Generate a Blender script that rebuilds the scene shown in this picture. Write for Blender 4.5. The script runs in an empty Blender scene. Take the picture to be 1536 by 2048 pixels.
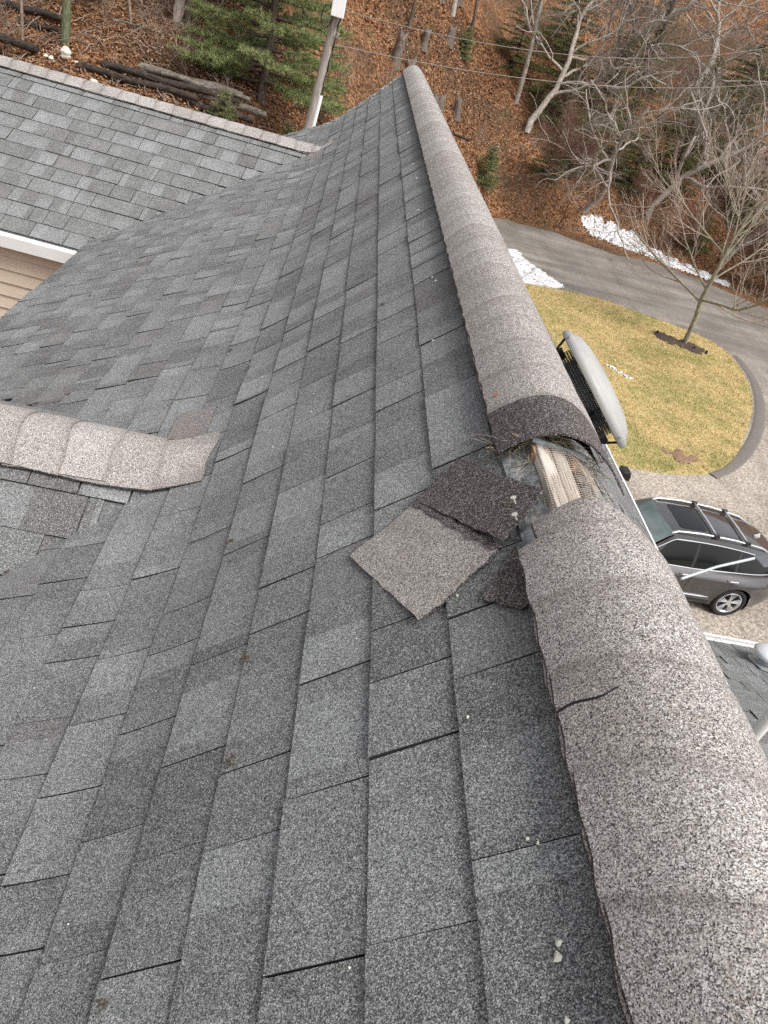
import bpy, bmesh, math, random
import numpy as np
from mathutils import Vector, Matrix

random.seed(7)
RNG = np.random.default_rng(7)
S = bpy.context.scene
COL = S.collection
PI = math.pi

# ------------------------------------------------------------------ camera
R0 = (0.97120952, 0.19050691, 0.14303563)
R1 = (-0.00192544, -0.59412064, 0.80437364)
R2 = (-0.23821915, 0.78149074, 0.57664882)
CAM = Vector((-0.4705, 0.0, 0.6191))
cam_data = bpy.data.cameras.new("camera")
cam = bpy.data.objects.new("camera", cam_data)
COL.objects.link(cam)
right = Vector((R0[0], R1[0], -R2[0])).normalized()
down = Vector((R0[1], R1[1], -R2[1])).normalized()
fwd = right.cross(down).normalized()
if fwd.dot(Vector((R0[2], R1[2], -R2[2]))) < 0:
    fwd = -fwd
M = Matrix((right, -down, -fwd)).transposed().to_4x4()
M.translation = CAM
cam.matrix_world = M
cam_data.sensor_fit = 'VERTICAL'
cam_data.sensor_height = 36
cam_data.lens = 36 * 1420.7 / 2048
cam_data.clip_start = 0.03
cam_data.clip_end = 1500
cam_data.dof.use_dof = False
S.camera = cam

# ------------------------------------------------------------------ light
SUN_EL, SUN_AZ = math.radians(56), math.radians(132)    # azimuth measured from +Y towards +X
world = bpy.data.worlds.new("World")
S.world = world
world.use_nodes = True
wn, wl = world.node_tree.nodes, world.node_tree.links
wn.clear()
sky = wn.new('ShaderNodeTexSky')
sky.sky_type = 'NISHITA'
sky.sun_disc = False
sky.sun_elevation = SUN_EL
sky.sun_rotation = SUN_AZ
sky.air_density = 1.0
sky.dust_density = 4.0
sky.ozone_density = 0.6
hs = wn.new('ShaderNodeHueSaturation')
hs.inputs['Saturation'].default_value = 0.22
bg = wn.new('ShaderNodeBackground')
bg.inputs['Strength'].default_value = 0.12
wo = wn.new('ShaderNodeOutputWorld')
wl.new(sky.outputs[0], hs.inputs['Color'])
wl.new(hs.outputs[0], bg.inputs['Color'])
wl.new(bg.outputs[0], wo.inputs['Surface'])
sd = bpy.data.lights.new("sun", 'SUN')
sd.energy = 1.3
sd.angle = math.radians(22)
sd.color = (1.0, 0.96, 0.91)
sun = bpy.data.objects.new("sun", sd)
COL.objects.link(sun)
sv = Vector((math.sin(SUN_AZ) * math.cos(SUN_EL), math.cos(SUN_AZ) * math.cos(SUN_EL), math.sin(SUN_EL)))
sun.rotation_euler = sv.to_track_quat('Z', 'Y').to_euler()
S.view_settings.view_transform = 'Standard'
S.view_settings.look = 'None'
S.view_settings.exposure = 0.88
S.view_settings.gamma = 1
S.view_settings.use_curve_mapping = False
S.render.engine = 'CYCLES'
S.cycles.use_denoising = False
S.cycles.denoiser = 'OPENIMAGEDENOISE'
S.cycles.denoising_input_passes = 'RGB_ALBEDO_NORMAL'
S.cycles.max_bounces = 6

# ------------------------------------------------------------------ helpers
class MB:
    """collects faces into one mesh"""
    def __init__(s):
        s.v = []; s.f = []; s.uv = []; s.tone = []; s.m = []
    def face(s, pts, uv=None, tone=0.0, m=0):
        n = len(s.v)
        s.v.extend([tuple(p) for p in pts])
        s.f.append(tuple(range(n, n + len(pts))))
        s.uv.append(uv or [(0, 0)] * len(pts)); s.tone.append(tone); s.m.append(m)
    def grid(s, P, closed_u=False, m=0, tone=0.0):
        """P[i][j] points; shared vertices"""
        n = len(s.v); a = len(P); b = len(P[0])
        for row in P: s.v.extend([tuple(p) for p in row])
        for i in range(a - 1):
            for j in range(b if closed_u else b - 1):
                j2 = (j + 1) % b
                s.f.append((n + i * b + j, n + i * b + j2, n + (i + 1) * b + j2, n + (i + 1) * b + j))
                s.uv.append([(0, .09)] * 4); s.tone.append(tone); s.m.append(m)
    def box(s, c, size, rot=None, m=0, tone=0.0, jit=0):
        c = Vector(c); hx, hy, hz = [q / 2 for q in size]
        P = []
        for sx in (-1, 1):
            for sy in (-1, 1):
                for sz in (-1, 1):
                    p = Vector((sx * hx, sy * hy, sz * hz))
                    if jit: p += Vector((random.uniform(-jit, jit), random.uniform(-jit, jit), random.uniform(-jit, jit)))
                    if rot: p = rot @ p
                    P.append(c + p)
        n = len(s.v); s.v.extend([tuple(p) for p in P])
        for q in ((0, 1, 3, 2), (4, 6, 7, 5), (0, 4, 5, 1), (2, 3, 7, 6), (0, 2, 6, 4), (1, 5, 7, 3)):
            s.f.append(tuple(n + k for k in q)); s.uv.append([(0, .09)] * 4); s.tone.append(tone); s.m.append(m)
    def tube(s, pts, rad, n=6, cap=True, m=0, tone=0.0):
        pts = [Vector(p) for p in pts]
        if not hasattr(rad, '__len__'): rad = [rad] * len(pts)
        base = len(s.v); L = len(pts)
        up = Vector((0, 0, 1)) if abs((pts[-1] - pts[0]).normalized().z) < .9 else Vector((1, 0, 0))
        for i, p in enumerate(pts):
            d = (pts[min(i + 1, L - 1)] - pts[max(i - 1, 0)]).normalized()
            a = d.cross(up)
            if a.length < 1e-5: a = d.cross(Vector((0, 1, 0)))
            a.normalize(); b = d.cross(a)
            for k in range(n):
                t = 2 * PI * k / n
                q = p + (a * math.cos(t) + b * math.sin(t)) * rad[i]
                s.v.append((q.x, q.y, q.z))
        for i in range(L - 1):
            for k in range(n):
                k2 = (k + 1) % n
                s.f.append((base + i * n + k, base + i * n + k2, base + (i + 1) * n + k2, base + (i + 1) * n + k))
                s.uv.append([(0, .09)] * 4); s.tone.append(tone); s.m.append(m)
        if cap:
            for off in (0, (L - 1) * n):
                s.f.append(tuple(base + off + k for k in range(n)))
                s.uv.append([(0, 0)] * n); s.tone.append(tone); s.m.append(m)
    def mesh(s, name, mats, smooth=False, attrs=True):
        me = bpy.data.meshes.new(name)
        me.from_pydata(s.v, [], s.f)
        for m in (mats if isinstance(mats, (list, tuple)) else [mats]): me.materials.append(m)
        if any(s.m): me.polygons.foreach_set('material_index', s.m)
        if attrs:
            uvl = me.uv_layers.new(name='UVMap')
            flat = [c for f in s.uv for p in f for c in p]
            uvl.data.foreach_set('uv', flat)
            at = me.attributes.new('tone', 'FLOAT', 'FACE')
            at.data.foreach_set('value', [float(t) for t in s.tone])
        if smooth: me.polygons.foreach_set('use_smooth', [True] * len(me.polygons))
        me.update()
        return me
    def obj(s, name, mats, parent=None, smooth=False, attrs=True, kind=None):
        return link(name, s.mesh(name, mats, smooth, attrs), parent, kind)

def link(name, data, parent=None, kind=None):
    o = bpy.data.objects.new(name, data)
    COL.objects.link(o)
    if parent: o.parent = parent
    if kind: o['kind'] = kind
    return o

def tag(o, label, cat, group=None):
    o['label'] = label; o['category'] = cat
    if group: o['group'] = group
    return o

def thing(name, label, cat, loc=(0, 0, 0), group=None):
    o = bpy.data.objects.new(name, None); COL.objects.link(o); o.location = loc
    return tag(o, label, cat, group)

def bevel(o, w=.004, seg=2):
    md = o.modifiers.new('bevel', 'BEVEL'); md.width = w; md.segments = seg; md.limit_method = 'ANGLE'
    return o

def np_mesh(name, V, F, mats, tone=None, smooth=False):
    """V (n,3) float, F (m,k) int"""
    me = bpy.data.meshes.new(name)
    V = np.ascontiguousarray(V, dtype=np.float32); F = np.ascontiguousarray(F, dtype=np.int32)
    m, k = F.shape
    me.vertices.add(len(V)); me.vertices.foreach_set('co', V.ravel())
    me.loops.add(m * k); me.loops.foreach_set('vertex_index', F.ravel())
    me.polygons.add(m); me.polygons.foreach_set('loop_start', np.arange(m, dtype=np.int32) * k)
    me.polygons.foreach_set('loop_total', np.full(m, k, dtype=np.int32))
    for q in (mats if isinstance(mats, (list, tuple)) else [mats]): me.materials.append(q)
    if tone is not None:
        at = me.attributes.new('tone', 'FLOAT', 'FACE'); at.data.foreach_set('value', np.asarray(tone, dtype=np.float32))
    if smooth: me.polygons.foreach_set('use_smooth', np.ones(m, dtype=bool))
    me.update(calc_edges=True); me.validate()
    return me

# ------------------------------------------------------------------ materials
class Mat:
    def __init__(s, name):
        s.m = bpy.data.materials.new(name); s.m.use_nodes = True
        s.t = s.m.node_tree; s.n = s.t.nodes; s.l = s.t.links
        s.b = s.n['Principled BSDF']
    def node(s, t, **kw):
        n = s.n.new('ShaderNode' + t)
        for k, v in kw.items():
            setattr(n, k, v)
        return n
    def link(s, a, b): s.l.new(a, b)
    def coord(s, kind='Object', scale=None):
        tc = s.node('TexCoord'); o = tc.outputs[kind]
        if scale is not None:
            mp = s.node('Mapping'); mp.inputs['Scale'].default_value = scale if hasattr(scale, '__len__') else (scale,) * 3
            s.link(o, mp.inputs['Vector']); o = mp.outputs[0]
        return o
    def world(s, scale=None):
        g = s.node('NewGeometry'); o = g.outputs['Position']
        if scale is not None:
            mp = s.node('Mapping'); mp.inputs['Scale'].default_value = scale if hasattr(scale, '__len__') else (scale,) * 3
            s.link(o, mp.inputs['Vector']); o = mp.outputs[0]
        return o
    def noise(s, vec, scale, detail=4, rough=.55, out='Fac', dist=0):
        n = s.node('TexNoise'); n.inputs['Scale'].default_value = scale; n.inputs['Detail'].default_value = detail
        n.inputs['Roughness'].default_value = rough; n.inputs['Distortion'].default_value = dist
        if vec is not None: s.link(vec, n.inputs['Vector'])
        return n.outputs[out]
    def vor(s, vec, scale, out='Color', feat='F1', rnd=1):
        n = s.node('TexVoronoi'); n.feature = feat; n.inputs['Scale'].default_value = scale
        if 'Randomness' in n.inputs: n.inputs['Randomness'].default_value = rnd
        s.link(vec, n.inputs['Vector'])
        return n.outputs[out]
    def ramp(s, fac, stops, interp='LINEAR'):
        n = s.node('ValToRGB'); r = n.color_ramp; r.interpolation = interp
        while len(r.elements) < len(stops): r.elements.new(0.5)
        for e, (p, c) in zip(r.elements, stops):
            e.position = p; e.color = (c[0], c[1], c[2], 1) if hasattr(c, '__len__') else (c, c, c, 1)
        s.link(fac, n.inputs['Fac']); return n.outputs['Color']
    def mix(s, fac, a, b, mode='MIX'):
        n = s.node('Mix'); n.data_type = 'RGBA'; n.blend_type = mode
        if hasattr(fac, 'is_linked') : s.link(fac, n.inputs[0])
        else: n.inputs[0].default_value = fac
        for v, i in ((a, 6), (b, 7)):
            if hasattr(v, 'is_linked'): s.link(v, n.inputs[i])
            else: n.inputs[i].default_value = (v[0], v[1], v[2], 1)
        return n.outputs[2]
    def math(s, op, a, b=None, c=None, clamp=False):
        n = s.node('Math'); n.operation = op; n.use_clamp = clamp
        for i, v in enumerate((a, b, c)):
            if v is None: continue
            if hasattr(v, 'is_linked'): s.link(v, n.inputs[i])
            else: n.inputs[i].default_value = v
        return n.outputs[0]
    def attr(s, name='tone'):
        n = s.node('Attribute'); n.attribute_name = name; return n.outputs['Fac']
    def objrand(s): return s.node('ObjectInfo').outputs['Random']
    def sep(s, v):
        n = s.node('SeparateXYZ'); s.link(v, n.inputs[0]); return n.outputs
    def bump(s, h, strength=.4, dist=.01):
        n = s.node('Bump'); n.inputs['Strength'].default_value = strength; n.inputs['Distance'].default_value = dist
        s.link(h, n.inputs['Height']); s.link(n.outputs[0], s.b.inputs['Normal'])
    def col(s, c):
        if hasattr(c, 'is_linked'): s.link(c, s.b.inputs['Base Color'])
        else: s.b.inputs['Base Color'].default_value = (c[0], c[1], c[2], 1)
        return s
    def set(s, **kw):
        for k, v in kw.items():
            s.b.inputs[{'rough': 'Roughness', 'metal': 'Metallic', 'spec': 'Specular IOR Level', 'coat': 'Coat Weight',
                        'trans': 'Transmission Weight', 'ior': 'IOR', 'alpha': 'Alpha'}[k]].default_value = v
        return s

def simple(name, c, rough=.6, metal=0.0, var=.12, nscale=6, spec=.5):
    m = Mat(name); v = m.coord('Object')
    n = m.noise(v, nscale, 5)
    a = [x * (1 - var) for x in c]; b = [min(1, x * (1 + var)) for x in c]
    m.col(m.ramp(n, [(.3, a), (.7, b)])).set(rough=rough, metal=metal, spec=spec)
    return m.m

def granule_mat(name, kind):
    """asphalt shingle granules"""
    m = Mat(name)
    v = m.world()
    R = m.math('FRACT', m.math('ADD', m.math('MULTIPLY', m.attr(), 1.0), m.objrand()))
    cells = m.sep(m.vor(v, 760, 'Color'))
    cells2 = m.sep(m.vor(v, 300, 'Color'))
    g = m.math('ADD', m.math('MULTIPLY', cells[0], .86), m.math('MULTIPLY', cells2[1], .14))
    soft = m.noise(v, 7, 4, .6)
    fine = m.noise(v, 38, 3, .6)
    if kind == 'shingle':
        uv = m.node('UVMap'); uv.uv_map = 'UVMap'
        us = m.sep(uv.outputs[0])
        # printed colour blocks along the course
        blk = m.math('FLOOR', m.math('MULTIPLY_ADD', us[0], 7.5, m.math('MULTIPLY', R, 40)))
        wn_ = m.node('TexWhiteNoise'); wn_.noise_dimensions = '2D'
        cb = m.node('CombineXYZ'); m.link(blk, cb.inputs[0]); m.link(R, cb.inputs[1]); m.link(cb.outputs[0], wn_.inputs['Vector'])
        bt = wn_.outputs['Value']
        tone = m.math('ADD', m.math('MULTIPLY', R, .25), m.math('ADD', m.math('MULTIPLY_ADD', bt, .60, .04), m.math('MULTIPLY_ADD', soft, .7, -.34)))
        # printed dark band near the top of the exposure of some tabs
        band = m.math('MULTIPLY', m.math('SUBTRACT', 1.0, m.math('DIVIDE', us[1], .075), clamp=True), m.math('GREATER_THAN', bt, .45))
        tone = m.math('SUBTRACT', tone, m.math('MULTIPLY', band, .22), clamp=True)
        dark = m.ramp(g, [(.18, (.026, .025, .026)), (.42, (.072, .070, .071)), (.62, (.125, .121, .120)), (.80, (.225, .225, .22)), (.93, (.42, .42, .41))])
        lite = m.ramp(g, [(.12, (.057, .060, .060)), (.35, (.169, .178, .178)), (.60, (.286, .297, .295)), (.80, (.42, .44, .435)), (.93, (.58, .59, .58))])
        c = m.mix(tone, dark, lite)
        warm = m.math('GREATER_THAN', m.math('FRACT', m.math('MULTIPLY', R, 17.3)), .93)
        c = m.mix(m.math('MULTIPLY', warm, .18), c, (.13, .105, .10))
        c = m.mix(m.math('MULTIPLY', m.math('SUBTRACT', fine, .45, clamp=True), .55), c, (.035, .034, .036))
    elif kind == 'cap':
        a = m.ramp(g, [(.10, (.045, .042, .044)), (.28, (.200, .186, .180)), (.50, (.385, .362, .346)), (.72, (.54, .516, .492)), (.90, (.74, .72, .70))])
        b = m.ramp(g, [(.10, (.04, .036, .036)), (.32, (.162, .146, .137)), (.55, (.325, .297, .279)), (.78, (.49, .46, .433)), (.92, (.70, .67, .64))])
        c = m.mix(m.math('ADD', m.math('MULTIPLY', R, .9), m.math('MULTIPLY', soft, .6), clamp=True), a, b)
        tan = m.math('GREATER_THAN', cells2[2], .9)
        c = m.mix(m.math('MULTIPLY', tan, .3), c, (.42, .33, .25))
        uv = m.node('UVMap'); uv.uv_map = 'UVMap'; us = m.sep(uv.outputs[0])
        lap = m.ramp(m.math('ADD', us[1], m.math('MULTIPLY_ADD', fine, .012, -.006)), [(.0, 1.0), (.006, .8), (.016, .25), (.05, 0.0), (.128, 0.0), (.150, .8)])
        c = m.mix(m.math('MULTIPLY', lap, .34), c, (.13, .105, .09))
        c = m.mix(m.ramp(m.noise(v, 3.2, 4), [(.5, 0.0), (.7, .28)]), c, (.17, .15, .135))
    elif kind == 'faded':
        c = m.ramp(g, [(.10, (.05, .046, .046)), (.35, (.14, .125, .122)), (.6, (.22, .198, .19)), (.85, (.40, .37, .355))])
    elif kind == 'headlap':
        c = m.ramp(g, [(.2, (.018, .015, .015)), (.45, (.055, .047, .045)), (.68, (.10, .087, .083)), (.85, (.24, .22, .21)), (.95, (.45, .42, .40))])
    elif kind == 'foil':   # granules half washed off, wet grey look
        c = m.ramp(m.noise(v, 60, 5, .7), [(.35, (.09, .094, .094)), (.5, (.25, .26, .258)), (.68, (.52, .535, .53))])
    m.col(c).set(rough=.93, spec=.25)
    m.bump(m.math('ADD', g, m.math('MULTIPLY', m.noise(v, 120, 2), .6)), .55, .0016)
    return m.m

M_SH = granule_mat('shingle granules', 'shingle')
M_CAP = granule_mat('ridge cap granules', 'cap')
M_DARK = granule_mat('dark headlap granules', 'headlap')
M_FADED = granule_mat('faded cap granules', 'faded')
M_FOIL = granule_mat('worn shingle granules', 'foil')
M_BLACK = simple('asphalt sealant', (.012, .012, .013), .8)
M_EDGE = simple('cut asphalt edge', (.022, .021, .021), .95, var=.3, nscale=60)
M_WHITE = simple('white aluminium', (.80, .80, .79), .45, var=.04)
M_PVC = simple('white pipe', (.80, .79, .74), .4, var=.04)
M_WOODP = None
def wood(name, c1, c2, scale=(90, 8, 90), rough=.8):
    m = Mat(name); v = m.coord('Object', scale)
    n = m.noise(v, 1.0, 5, .65, dist=.6)
    m.col(m.ramp(n, [(.3, c1), (.62, c2)])).set(rough=rough); m.bump(n, .3, .002); return m.m
M_LUMBER = wood('bleached lumber', (.36, .31, .26), (.64, .59, .53), (60, 5, 60))
M_OLDWOOD = wood('weathered pole wood', (.16, .13, .11), (.42, .38, .34), (30, 30, 2.5))
M_MESHY = simple('dark gap felt', (.05, .032, .025), .9, var=.5, nscale=80)
M_WIRE = simple('wire', (.30, .27, .24), .6)
M_SIDING = simple('tan vinyl siding', (.64, .54, .425), .6, var=.04)
M_DARKMET = simple('black painted metal', (.014, .014, .015), .5)

# ------------------------------------------------------------------ terrain
ZG = -8.3
def sstep(a, b, t):
    t = min(1, max(0, (t - a) / (b - a))); return t * t * (3 - 2 * t)
def ground_z(x, y):
    yb = 16 + 28 * sstep(-6, 10, x) + 3 * sstep(10, 20, x)
    d = max(0.0, y - yb)
    z = ZG + .5 * d * min(1, .55 + d / 6)
    if d > 0:
        k = min(1, d / 3)
        z += k * (.22 * math.sin(x * .9 + y * .35) + .16 * math.sin(x * 1.7 - y * 1.3) + .25 * math.sin(y * .55 + 1))
    return z
def terrain():
    xs = np.concatenate([np.linspace(-160, -30, 27), np.linspace(-29, 45, 149), np.linspace(46, 200, 40)])
    ys = np.concatenate([np.linspace(-120, 6, 16), np.linspace(7, 90, 167), np.linspace(92, 320, 50)])
    V = np.array([(x, y, ground_z(x, y) - .03) for y in ys for x in xs])
    nx, ny = len(xs), len(ys)
    F = [(j * nx + i, j * nx + i + 1, (j + 1) * nx + i + 1, (j + 1) * nx + i) for j in range(ny - 1) for i in range(nx - 1)]
    m = Mat('leaf litter ground'); v = m.world()
    n1 = m.noise(v, .22, 5, .6); n2 = m.noise(v, 9, 6, .75); cell = m.sep(m.vor(v, 9, 'Color'))
    litter = m.ramp(m.math('ADD', m.math('MULTIPLY', cell[0], .5), m.math('MULTIPLY', n2, .5)),
                    [(.22, (.042, .024, .015)), (.42, (.14, .065, .032)), (.6, (.245, .122, .060)), (.78, (.37, .21, .115))])
    soil = m.ramp(n2, [(.3, (.035, .025, .018)), (.7, (.13, .085, .055))])
    c = m.mix(m.ramp(n1, [(.44, 0.0), (.60, .75)]), litter, soil)
    moss = m.ramp(m.noise(v, .6, 4), [(.60, 0.0), (.70, .4)])
    c = m.mix(moss, c, (.06, .07, .022))
    m.col(c).set(rough=1, spec=.1); m.bump(n2, .7, .08)
    o = link('ground', np_mesh('ground', V, np.array(F), m.m, smooth=True), kind='structure')
terrain()

def poly_sheet(name, pts, z, mat, kind='structure', thick=0, smoothing=3, dome=0.0):
    for _ in range(smoothing):
        q = []
        for i in range(len(pts)):
            a, b = pts[i], pts[(i + 1) % len(pts)]
            q += [(a[0] * .75 + b[0] * .25, a[1] * .75 + b[1] * .25), (a[0] * .25 + b[0] * .75, a[1] * .25 + b[1] * .75)]
        pts = q
    bm = bmesh.new()
    cx = sum(p[0] for p in pts) / len(pts); cy = sum(p[1] for p in pts) / len(pts)
    rings = []
    for k, t in enumerate((1.0, .985, .8, .5, .2)):
        rings.append([bm.verts.new((cx + (p[0] - cx) * t, cy + (p[1] - cy) * t, z - (thick if k == 0 else 0) + dome * (1 - t))) for p in pts])
    c = bm.verts.new((cx, cy, z + dome)); n = len(pts)
    for a, b in zip(rings, rings[1:]):
        for i in range(n): bm.faces.new((a[i], a[(i + 1) % n], b[(i + 1) % n], b[i]))
    for i in range(n): bm.faces.new((rings[-1][i], rings[-1][(i + 1) % n], c))
    bmesh.ops.recalc_face_normals(bm, faces=bm.faces)
    me = bpy.data.meshes.new(name); bm.to_mesh(me); bm.free(); me.materials.append(mat)
    return link(name, me, kind=kind), pts

# driveway
def driveway():
    m = Mat('worn asphalt'); v = m.world()
    g = m.sep(m.vor(v, 26, 'Color'))[0]; g2 = m.noise(v, 60, 3, .7)
    base = m.ramp(m.math('ADD', m.math('MULTIPLY', g, .5), m.math('MULTIPLY', g2, .5)), [(.25, (.20, .175, .15)), (.5, (.36, .315, .265)), (.75, (.54, .475, .40))])
    big = m.noise(v, .25, 5, .6)
    ys = m.sep(m.world())
    farr = m.math('MULTIPLY', m.math('SUBTRACT', ys[1], 20.0), .08, clamp=True)      # older, darker paving on the lane beyond the lawn
    grey = m.ramp(m.noise(m.world((.12, .9, 1)), 1.1, 4), [(.35, (.13, .12, .11)), (.6, (.22, .20, .18)), (.75, (.31, .275, .24))])
    c = m.mix(m.math('MULTIPLY', farr, .85), base, grey)
    c = m.mix(m.ramp(big, [(.45, 0.0), (.62, .5)]), c, (.10, .088, .078))
    wv = m.node('VectorMath'); wv.operation = 'MULTIPLY_ADD'; m.link(m.noise(m.world(), .9, 5, .7, out='Color'), wv.inputs[0]); wv.inputs[1].default_value = (2.2, 2.2, 0); m.link(m.world(), wv.inputs[2])
    stain = m.noise(m.world((1.6, .35, 1)), .8, 6, .7)
    c = m.mix(m.ramp(stain, [(.5, 0.0), (.66, .45)]), c, (.13, .11, .092))
    crack = m.vor(wv.outputs[0], .32, 'Distance', 'DISTANCE_TO_EDGE')
    cm = m.math('MULTIPLY', m.ramp(crack, [(.0, .75), (.006, 0.0)]), m.ramp(m.noise(v, .5, 3), [(.42, 0.0), (.55, 1.0)]))
    c = m.mix(cm, c, (.035, .03, .027))
    m.col(c).set(rough=.95, spec=.2); m.bump(m.math('ADD', g, g2), .35, .01)
    far = [(8.9, 44.9), (9.6, 43.4), (12.0, 43.9), (13.6, 42.9), (15.6, 42.1), (18.2, 42.6), (20.8, 41.2), (22.4, 39.9), (23.8, 38.4), (28, 35.5), (36, 31), (60, 20)]
    pts = far + [(60, -30), (3.4, -30), (3.4, 44)]
    bm = bmesh.new()
    far2 = []
    for a, b in zip(far, far[1:]):
        for k in range(6):
            t = k / 6
            far2.append((a[0] + (b[0] - a[0]) * t + random.uniform(-.05, .05), a[1] + (b[1] - a[1]) * t + random.uniform(-.12, .12)))
    f = bm.faces.new([bm.verts.new((x, y, ZG + .0)) for x, y in far2 + [(60, 20), (60, -30), (3.4, -30), (3.4, 44)]])
    if f.normal.z < 0: bmesh.ops.reverse_faces(bm, faces=[f])
    bmesh.ops.triangulate(bm, faces=bm.faces)
    me = bpy.data.meshes.new('driveway'); bm.to_mesh(me); bm.free(); me.materials.append(m.m)
    link('driveway', me, kind='structure')
driveway()

LAWN = [(3.5, 31.0), (7.1, 31.5), (9.6, 32.2), (12.2, 32.5), (14.2, 31.5), (15.9, 31.0), (17.2, 29.9), (17.25, 27.6), (16.3, 24.2), (14.4, 20.9), (13.2, 19.0), (11.9, 17.5), (10.2, 16.9), (8.6, 16.7), (5.5, 17.2), (3.5, 19)]
def inpoly(x, y, P):
    c = False; n = len(P)
    for i in range(n):
        x1, y1 = P[i]; x2, y2 = P[(i + 1) % n]
        if (y1 > y) != (y2 > y) and x < (x2 - x1) * (y - y1) / (y2 - y1) + x1: c = not c
    return c
def lawn():
    m = Mat('dormant lawn'); v = m.world()
    n1 = m.noise(v, .55, 5, .65); n2 = m.noise(v, 22, 5, .75); n3 = m.noise(v, 3.2, 4, .6)
    straw = m.ramp(n2, [(.3, (.33, .24, .095)), (.7, (.66, .52, .265))])
    green = m.ramp(n2, [(.3, (.13, .145, .04)), (.7, (.30, .30, .10))])
    c = m.mix(m.ramp(m.math('ADD', m.math('MULTIPLY', n1, .6), m.math('MULTIPLY', n3, .4)), [(.45, 0.0), (.60, .7)]), straw, green)
    m.col(c).set(rough=1, spec=.1); m.bump(n2, .8, .05)
    o, pts = poly_sheet('lawn', LAWN, ZG + .06, m.m, thick=.09, smoothing=2)
    # grass blades
    mg = Mat('grass blades')
    t = mg.attr(); wv = mg.world()
    gm = mg.ramp(mg.math('ADD', mg.math('MULTIPLY', mg.noise(wv, .55, 5, .65), .6), mg.math('MULTIPLY', mg.noise(wv, 3.2, 4, .6), .4)), [(.45, 0.0), (.60, .72)])
    mg.col(mg.mix(gm, mg.ramp(t, [(0, (.36, .255, .10)), (1, (.74, .585, .32))]), mg.ramp(t, [(0, (.13, .16, .035)), (1, (.36, .36, .12))]))).set(rough=.9, spec=.15)
    N = 70000
    xs = RNG.uniform(5, 17.5, N); ys = RNG.uniform(16.5, 32.8, N)
    keep = [i for i in range(N) if inpoly(xs[i], ys[i], pts)]
    xs, ys = xs[keep], ys[keep]; n = len(xs)
    h = RNG.uniform(.03, .085, n); a = RNG.uniform(0, 2 * PI, n); w = .011
    lx, ly = RNG.normal(0, .035, n), RNG.normal(0, .035, n)
    V = np.zeros((n, 3, 3))
    V[:, 0] = np.stack([xs - w * np.cos(a), ys - w * np.sin(a), np.full(n, ZG + .055)], 1)
    V[:, 1] = np.stack([xs + w * np.cos(a), ys + w * np.sin(a), np.full(n, ZG + .055)], 1)
    V[:, 2] = np.stack([xs + lx, ys + ly, ZG + .06 + h], 1)
    F = np.arange(n * 3).reshape(n, 3)
    o = link('grass', np_mesh('grass', V.reshape(-1, 3), F, mg.m, RNG.random(n)), kind='stuff')
    tag(o, 'short straw coloured grass covering the rounded lawn', 'grass')
lawn()

def snow_mat():
    m = Mat('old snow'); v = m.world(); n = m.noise(v, 5.5, 6, .7); n2 = m.noise(v, 1.3, 4, .6)
    c = m.ramp(n, [(.38, (.16, .13, .10)), (.45, (.58, .58, .58)), (.55, (.74, .75, .77))])
    c = m.mix(m.ramp(n2, [(.5, 0.0), (.7, .45)]), c, (.48, .45, .42))
    m.col(c).set(rough=.8); m.bump(n, .8, .06); return m.m
M_SNOW = snow_mat()
def lumpy_patch(name, pts, zf, mat, h, label, cat, step=.14, kind=None):
    """low mound with ragged outline"""
    xs = [p[0] for p in pts]; ys = [p[1] for p in pts]
    V = []; idx = {}; F = []
    nx = int((max(xs) - min(xs)) / step) + 2; ny = int((max(ys) - min(ys)) / step) + 2
    def P(i, j):
        x = min(xs) + i * step; y = min(ys) + j * step
        return x + .35 * step * math.sin(i * 12.9 + j * 4.1), y + .35 * step * math.sin(i * 3.7 + j * 9.3)
    inside = {}
    for i in range(nx + 1):
        for j in range(ny + 1):
            x, y = P(i, j); r = .22 * math.sin(x * 5.1 + y * 3.3) + .16 * math.sin(x * 11 - y * 9)
            inside[i, j] = inpoly(x + r * .5, y + r * .5, pts) and math.sin(x * 7.3 + 1.7 * math.sin(y * 6.1)) * math.sin(y * 8.9 + x * 2.2) < .82
    dist = {}
    for k, v in inside.items():
        d = 0
        while v and d < 4 and all(inside.get((k[0] + a, k[1] + b), False) for a in (-d - 1, 0, d + 1) for b in (-d - 1, 0, d + 1)): d += 1
        dist[k] = d
    for (i, j), v in inside.items():
        x, y = P(i, j)
        idx[i, j] = len(V)
        V.append((x, y, zf(x, y) + (-.03 if not v else .02 + h * (dist[i, j] / 4) ** .6 * (.75 + .4 * math.sin(x * 6 + y * 8) * math.sin(x * 2.9 - y * 5)))))
    for i in range(nx):
        for j in range(ny):
            q = [(i, j), (i + 1, j), (i + 1, j + 1), (i, j + 1)]
            if sum(inside[k] for k in q) >= 2: F.append([idx[k] for k in q])
    if not F: return None
    o = link(name, np_mesh(name, np.array(V), np.array(F), mat, smooth=True))
    if kind: o['kind'] = kind
    return tag(o, label, cat)
lumpy_patch('snow_patch', [(14.2, 46.4), (15.0, 47.3), (16.3, 47.6), (18.4, 47.6), (19.6, 46.6), (20.6, 44.8), (22.0, 43.4), (23.2, 42.3), (22.6, 41.6), (21.2, 42.2), (19.8, 42.6), (18.2, 43.9), (16.6, 44.6), (15.3, 45.6)], ground_z, M_SNOW, .28,
            'long ragged bank of old white snow on leaf litter beyond the driveway', 'snow')
lumpy_patch('snow_patch', [(6.5, 38.2), (8.7, 37.2), (9.4, 35.5), (10.4, 33.0), (9.6, 31.9), (8.2, 31.8), (6.5, 32.5)], lambda x, y: ZG + .02, M_SNOW, .2,
            'white snow heap at lawn corner beside the driveway and roof ridge', 'snow')
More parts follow.
